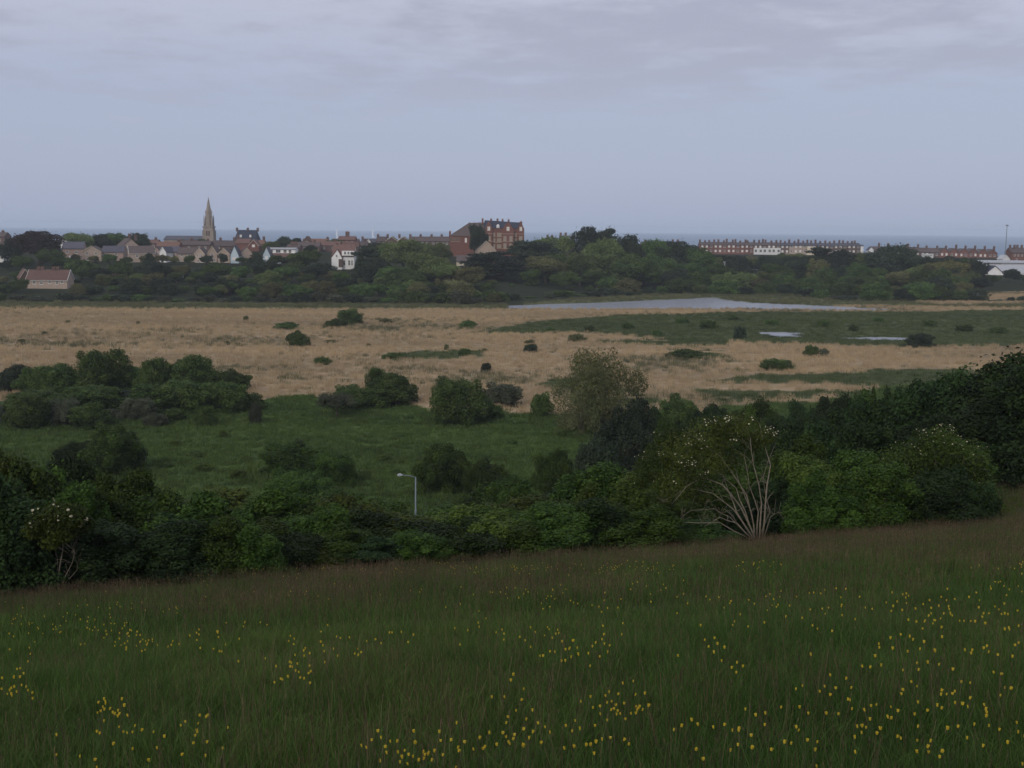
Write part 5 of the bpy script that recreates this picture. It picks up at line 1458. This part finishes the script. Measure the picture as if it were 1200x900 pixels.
mb = MB(); mb.add([(hx(1132), -.33, wz(320.6)), (hx(1152.5), -.33, wz(320.6)), (hx(1160), 7.6, wz(311.2) + .32), (hx(1132), 7.6, wz(311.2) + .32), (hx(1132), -.33, wz(320.6) + .1), (hx(1152.5), -.33, wz(320.6) + .1), (hx(1160), 7.6, wz(311.2) + .42), (hx(1132), 7.6, wz(311.2) + .42)],
                  [(4, 5, 6, 7), (3, 2, 1, 0), (0, 1, 5, 4), (1, 2, 6, 5), (2, 3, 7, 6), (3, 0, 4, 7)]); mb.build('dark_roof', MT['darkslate'], hall)
# small white things among the trees
H('white_house', 'small pale blue-white building in the wood below the long terrace', 'house', 849.5, 855, 302.5, 304, 700, 5, 'eaves', 'white', 'slate', 0, [(0, 306, 1, 1.2)])
H('white_house', 'tiny pale cottage gable in the wood below the white terraced houses', 'house', 880.5, 884, 302, 304, 690, 5, 'gable', 'cream', 'brownroof', 0, [])
H('brick_house', 'little pink gabled roof peeping out under the terraces', 'house', 918, 926, 296, 300, 760, 8, 'gable', 'buff', 'redroof', 0, [], verge='cream')

def caravan(px, row, Y, label, L_=5.5, rz=.2):
    p = P(px, row, Y); g = p.z - 1.3
    o = empty('caravan', (p.x, Y, g), rz); tag(o, label, 'caravan')
    mb = MB(); mb.prism([(-L_ / 2, .5), (L_ / 2, .5), (L_ / 2, 1.9), (L_ / 2 - .5, 2.6), (-L_ / 2 + .35, 2.6), (-L_ / 2, 2.1)], -1.1, 1.1, 'y'); mb.build('body', MT['whitepaint'], o)
    for u_ in (-.28, .12):
        mb = MB(); mb.box(u_ * L_ - .5, u_ * L_ + .5, -1.14, -1.103, 1.4, 2.1); mb.build('window', MT['glass'], o)
    for sy in (-1.05, .85):
        mb = MB(); V = []
        mb.tube([(0, sy, .35), (0, sy + .2, .35)], [.35, .35], 12); mb.build('wheel', MT['tyre'], o)
    g2 = tz(p.x, Y)
    if g - g2 > .3:
        o.location.z = g
    return o
def slot(px, row):
    for Y in range(515, 700, 3):
        p = P(px, row, Y)
        if tz(p.x, Y) >= p.z - 1.3: return Y
    return 600
for (px, row, lab) in [(848.5, 314.3, 'white caravan in the clearing under the pale blue-white building'), (881, 314.8, 'longer white caravan in the clearing below the tiny cottage'), (887, 314.8, 'white caravan parked against the longer one'),
                       (207.5, 335.5, 'white caravan under the trees below the brick row')]:
    Y = slot(px, row); c = caravan(px, row, Y, lab); c.location.z = tz(c.location.x, c.location.y) + .02

# little white roofed shelter on the far marsh edge
hY = 520.0; hp = P(1138, 354, hY); hgz = tz(hp.x, hY)
o = empty('bird_hide', (hp.x, hY, hgz)); tag(o, 'small white-roofed shelter in front of a dark bush on the marsh edge', 'hut')
hh_ = Zrow(1138, 350.5, hY) - hgz; hh_ = max(2.0, hh_)
mb = MB(); mb.box(-2, 2, -1.4, 1.4, 0, hh_ - .6); mb.build('wall', MT['brown'], o)
mb = MB(); mb.prism([(-1.9, hh_ - .75), (-1.9, hh_ - .6), (0, hh_ + .7), (1.9, hh_ - .6), (1.9, hh_ - .75), (0, hh_ + .5)], -2.6, 2.6, 'x'); mb.build('roof', MT['white'], o)
mb = MB(); mb.box(-.9, .9, -1.45, -1.403, hh_ - 1.5, hh_ - 1.1); mb.build('opening', MT['door'], o)
o.location.y -= 6

# mast
mY = 800.0; mp = P(1178, 300, mY); mg = tz(mp.x, mY)
o = empty('floodlight_mast', (mp.x, mY, mg)); tag(o, 'tall thin mast with a small lamp head beside the tall dark house', 'mast')
mt_ = Zrow(1178, 265, mY) - mg
mb = MB(); mb.tube([(0, 0, 0), (0, 0, mt_)], [.34, .20], 8); mb.build('pole', MT['steel'], o)
mb = MB(); mb.box(-.9, .9, -.25, .25, mt_, mt_ + .9); mb.build('lamp_head', MT['steel'], o)

# boats on the sea
for (px, row, Y, lab) in [(395.5, 270.0, 3300, 'white boat on the sea above the chimney house'), (437.5, 268.6, 3700, 'white sailing boat farther out on the sea')]:
    d = ray(px, 280); X = Xcol(px, row, Y)
    o = empty('boat', (X, Y, SEA - .1)); tag(o, lab, 'boat')
    zt = max(8.0, Zrow(px, row - 1.2, Y) - SEA)
    mb = MB(); mb.add([(-6, -2, 1.8), (5, -2, 1.8), (8.5, 0, 2.4), (5, 2, 1.8), (-6, 2, 1.8), (-5, -1.3, 0), (5, -1.3, 0), (6.5, 0, 0), (5, 1.3, 0), (-5, 1.3, 0)],
                      [(0, 1, 2, 3, 4), (9, 8, 7, 6, 5), (0, 5, 6, 1), (1, 6, 7, 2), (2, 7, 8, 3), (3, 8, 9, 4), (4, 9, 5, 0)]); mb.build('hull', MT['whitepaint'], o)
    mb = MB(); mb.box(-4, 2.5, -1.5, 1.5, 1.802, 5.5); mb.build('cabin', MT['whitepaint'], o)
    mb = MB(); mb.tube([(0, 0, 5.5), (0, 0, zt + 10)], [.14, .08], 6); mb.build('mast', MT['steel'], o)
    mb = MB(); mb.add([(-.2, -.03, 7), (-5.5, -.03, 7.5), (-.2, -.03, zt + 9.5), (-.2, .03, 7), (-5.5, .03, 7.5), (-.2, .03, zt + 9.5)], [(0, 1, 2), (5, 4, 3), (0, 3, 4, 1), (1, 4, 5, 2), (2, 5, 3, 0)]); mb.build('sail', MT['whitepaint'], o)

# ------------------------------------------------------------------ street lamp
lY = 108.0; lp = P(487, 559, lY); lg = tz(lp.x, lY)
o = empty('street_lamp', (lp.x, lY, lg)); tag(o, 'grey steel street lamp with single arm rising out of the hedge', 'street lamp')
lt = lp.z - lg; ax = Xcol(466, 557, lY) - lp.x
mb = MB(); mb.tube([(0, 0, -.2), (0, 0, 1.2), (0, 0, 1.25), (0, 0, lt)], [.10, .10, .075, .06], 10); mb.build('pole', MT['steel'], o, True)
mb = MB(); mb.tube([(0, 0, lt - .02), (ax * .3, 0, lt + .09), (ax * .75, 0, lt + .18)], [.05, .045, .04], 8); mb.build('arm', MT['steel'], o, True)
mb = MB(); mb.box(ax - .02, ax * .74, -.13, .13, lt + .13, lt + .24); mb.prism([(ax * .78, lt + .24), (ax - .02, lt + .24), (ax + .1, lt + .29), (ax * .85, lt + .31)], -.11, .11, 'y')
hd = mb.build('lamp_head', MT['lens'], o)
mb = MB(); mb.box(ax + .03, ax * .82, -.10, .10, lt + .08, lt + .128); mb.build('lens', MT['lens'], hd)

# ------------------------------------------------------------------ buttercups
pet_m, t, o = mat('buttercup_petal')
b = N(t, 'ShaderNodeBsdfPrincipled'); b.inputs['Base Color'].default_value = (0.62, 0.46, 0.045, 1); b.inputs['Roughness'].default_value = .35
tr = N(t, 'ShaderNodeBsdfTranslucent'); tr.inputs[0].default_value = (0.62, 0.47, 0.05, 1)
mx = N(t, 'ShaderNodeMixShader'); mx.inputs[0].default_value = .25
L(t, b.outputs[0], mx.inputs[1]); L(t, tr.outputs[0], mx.inputs[2]); L(t, mx.outputs[0], o.inputs[0])
stalk_m = plain('buttercup_stalk', (0.06, 0.085, 0.03), .7)
def buttercup_mesh(seed, h):
    r_ = random.Random(seed); mb = MB()
    bx, by = r_.uniform(-.05, .05), r_.uniform(-.05, .05)
    mb.tube([(0, 0, -.02), (bx * .3, by * .3, h * .5), (bx, by, h)], [.0025, .002, .0016], 4, 1)
    for k in range(5):
        a = k * 1.2566 + r_.uniform(-.1, .1); c, s_ = math.cos(a), math.sin(a)
        def q(rr, w_, z_): return (bx + rr * c - w_ * s_, by + rr * s_ + w_ * c, h + z_)
        mb.add([q(.001, 0, 0), q(.010, -.008, .003), q(.015, -.008, .016), q(.015, .008, .016), q(.010, .008, .003)], [(0, 1, 2, 3, 4)], 0)
    mb.cone(bx, by, h + .001, h + .007, .004, .003, 6, 0)
    return mb.mesh('buttercup', [pet_m, stalk_m])
BM = [buttercup_mesh(900 + k, .27 + .02 * k) for k in range(6)]
CL = [(488, 884, 16, 7, 15), (526, 880, 12, 8, 7), (448, 874, 10, 6, 5), (568, 866, 14, 8, 6), (612, 868, 7, 8, 6), (680, 864, 28, 12, 11), (715, 826, 22, 12, 16), (735, 828, 12, 3, 7), (658, 768, 12, 10, 12),
      (690, 772, 16, 8, 10), (603, 828, 10, 20, 7), (850, 798, 8, 12, 9), (866, 740, 14, 4, 7), (830, 770, 20, 12, 8), (1052, 772, 22, 12, 15), (1112, 730, 24, 5, 10), (1090, 728, 14, 6, 8), (1062, 714, 12, 6, 8),
      (982, 806, 14, 12, 9), (985, 832, 18, 12, 6), (1025, 858, 10, 6, 6), (1066, 868, 4, 14, 6), (1068, 830, 8, 12, 5), (1170, 780, 18, 14, 8), (1185, 742, 14, 8, 7), (380, 776, 20, 14, 11), (352, 790, 14, 10, 6),
      (168, 762, 14, 4, 11), (150, 755, 20, 8, 8), (105, 746, 30, 8, 14), (36, 748, 16, 12, 8), (20, 820, 12, 7, 9), (18, 796, 14, 12, 6), (122, 838, 12, 3, 7), (140, 860, 24, 8, 8), (230, 850, 8, 4, 5), (250, 760, 30, 12, 10),
      (340, 790, 26, 12, 8), (300, 742, 40, 10, 12), (600, 742, 30, 12, 12), (525, 770, 30, 14, 10), (445, 765, 20, 12, 6), (760, 806, 20, 20, 7), (920, 770, 30, 18, 12), (780, 740, 30, 10, 10), (650, 712, 40, 8, 12), (560, 835, 25, 16, 6),
      (410, 845, 30, 14, 6), (345, 870, 30, 12, 6), (270, 826, 30, 14, 7), (200, 806, 40, 16, 8), (880, 855, 26, 16, 7), (1140, 850, 30, 16, 8), (1120, 800, 26, 14, 9), (760, 872, 30, 12, 4), (60, 870, 30, 14, 5)]
FL = []
def flower_at(px, py):
    d = ray(px, py)
    Y = 7.0
    for _ in range(60):
        x = d.x / d.y * Y
        zz = float(-EYE + FA * x - FB * Y) + .32
        Y += (zz - d.z / d.y * Y) / (d.z / d.y - FA * d.x / d.y + FB)
    return d.x / d.y * Y, Y
for (px, py, sx, sy, n) in CL:
    for k in range(int(n * (1.8 if px < 400 else 1.5 if px < 800 else .85))):
        q = (rnd.gauss(px, sx * .85), rnd.gauss(py, sy * .8))
        FL.append(flower_at(*q))
for k in range(1900):
    py = 668 + 225 * rnd.random() ** 3.0
    FL.append(flower_at(rnd.uniform(-220, 1420), py))
FL = [(x, y) for (x, y) in FL if 4.5 < y < float(yedge(x)) - .5]
fx = np.array(FL); keepf = np.ones(len(fx), bool)
keepf[len(fx) - 1800:] = fbm(fx[-1800:, 0] * .5, fx[-1800:, 1] * .35, 83) > .06
fx = fx[keepf]
fx = fx[np.argsort(fx[:, 0] ** 2 + fx[:, 1] ** 2)]
zf_ = terrain(fx[:, 0], fx[:, 1])
for i in range(300):
    o = bpy.data.objects.new('buttercup', BM[i % 6]); COL.objects.link(o)
    o.location = (fx[i, 0], fx[i, 1], zf_[i]); o.rotation_euler = (rnd.uniform(-.3, .3), rnd.uniform(-.3, .3), rnd.uniform(0, 6.28))
    k = rnd.uniform(.26, .55); o.scale = (k, k, rnd.uniform(.95, 1.2))
    tag(o, 'bright yellow buttercup on a thin stalk in the long meadow grass', 'flower', 'buttercups in the meadow')
k = len(fx) - 300
scatter('distant_buttercups', np.stack([fx[300:, 0], fx[300:, 1], zf_[300:]], 1), np.stack([rng.uniform(-.15, .3, k), rng.uniform(-.2, .2, k), rng.uniform(0, 6.28, k)], 1),
        np.stack([fk := rng.uniform(.32, .58, k), fk, rng.uniform(1.1, 1.45, k)], 1), BM, rng.integers(0, 6, k), 'yellow specks of buttercups farther up the meadow', 'flowers')

# ------------------------------------------------------------------ haze
hz = MB(); hz.box(-13500, 13500, -70, 12400, -37, 26)
hm, t, o = mat('haze_air')
pv = N(t, 'ShaderNodeVolumePrincipled')
pv.inputs['Color'].default_value = (0.84, 0.93, 1.0, 1)
pv.inputs['Density'].default_value = 0.00014
pv.inputs['Anisotropy'].default_value = 0.0
L(t, pv.outputs[0], o.inputs['Volume'])
tag(hz.build('haze', hm), kind='stuff')
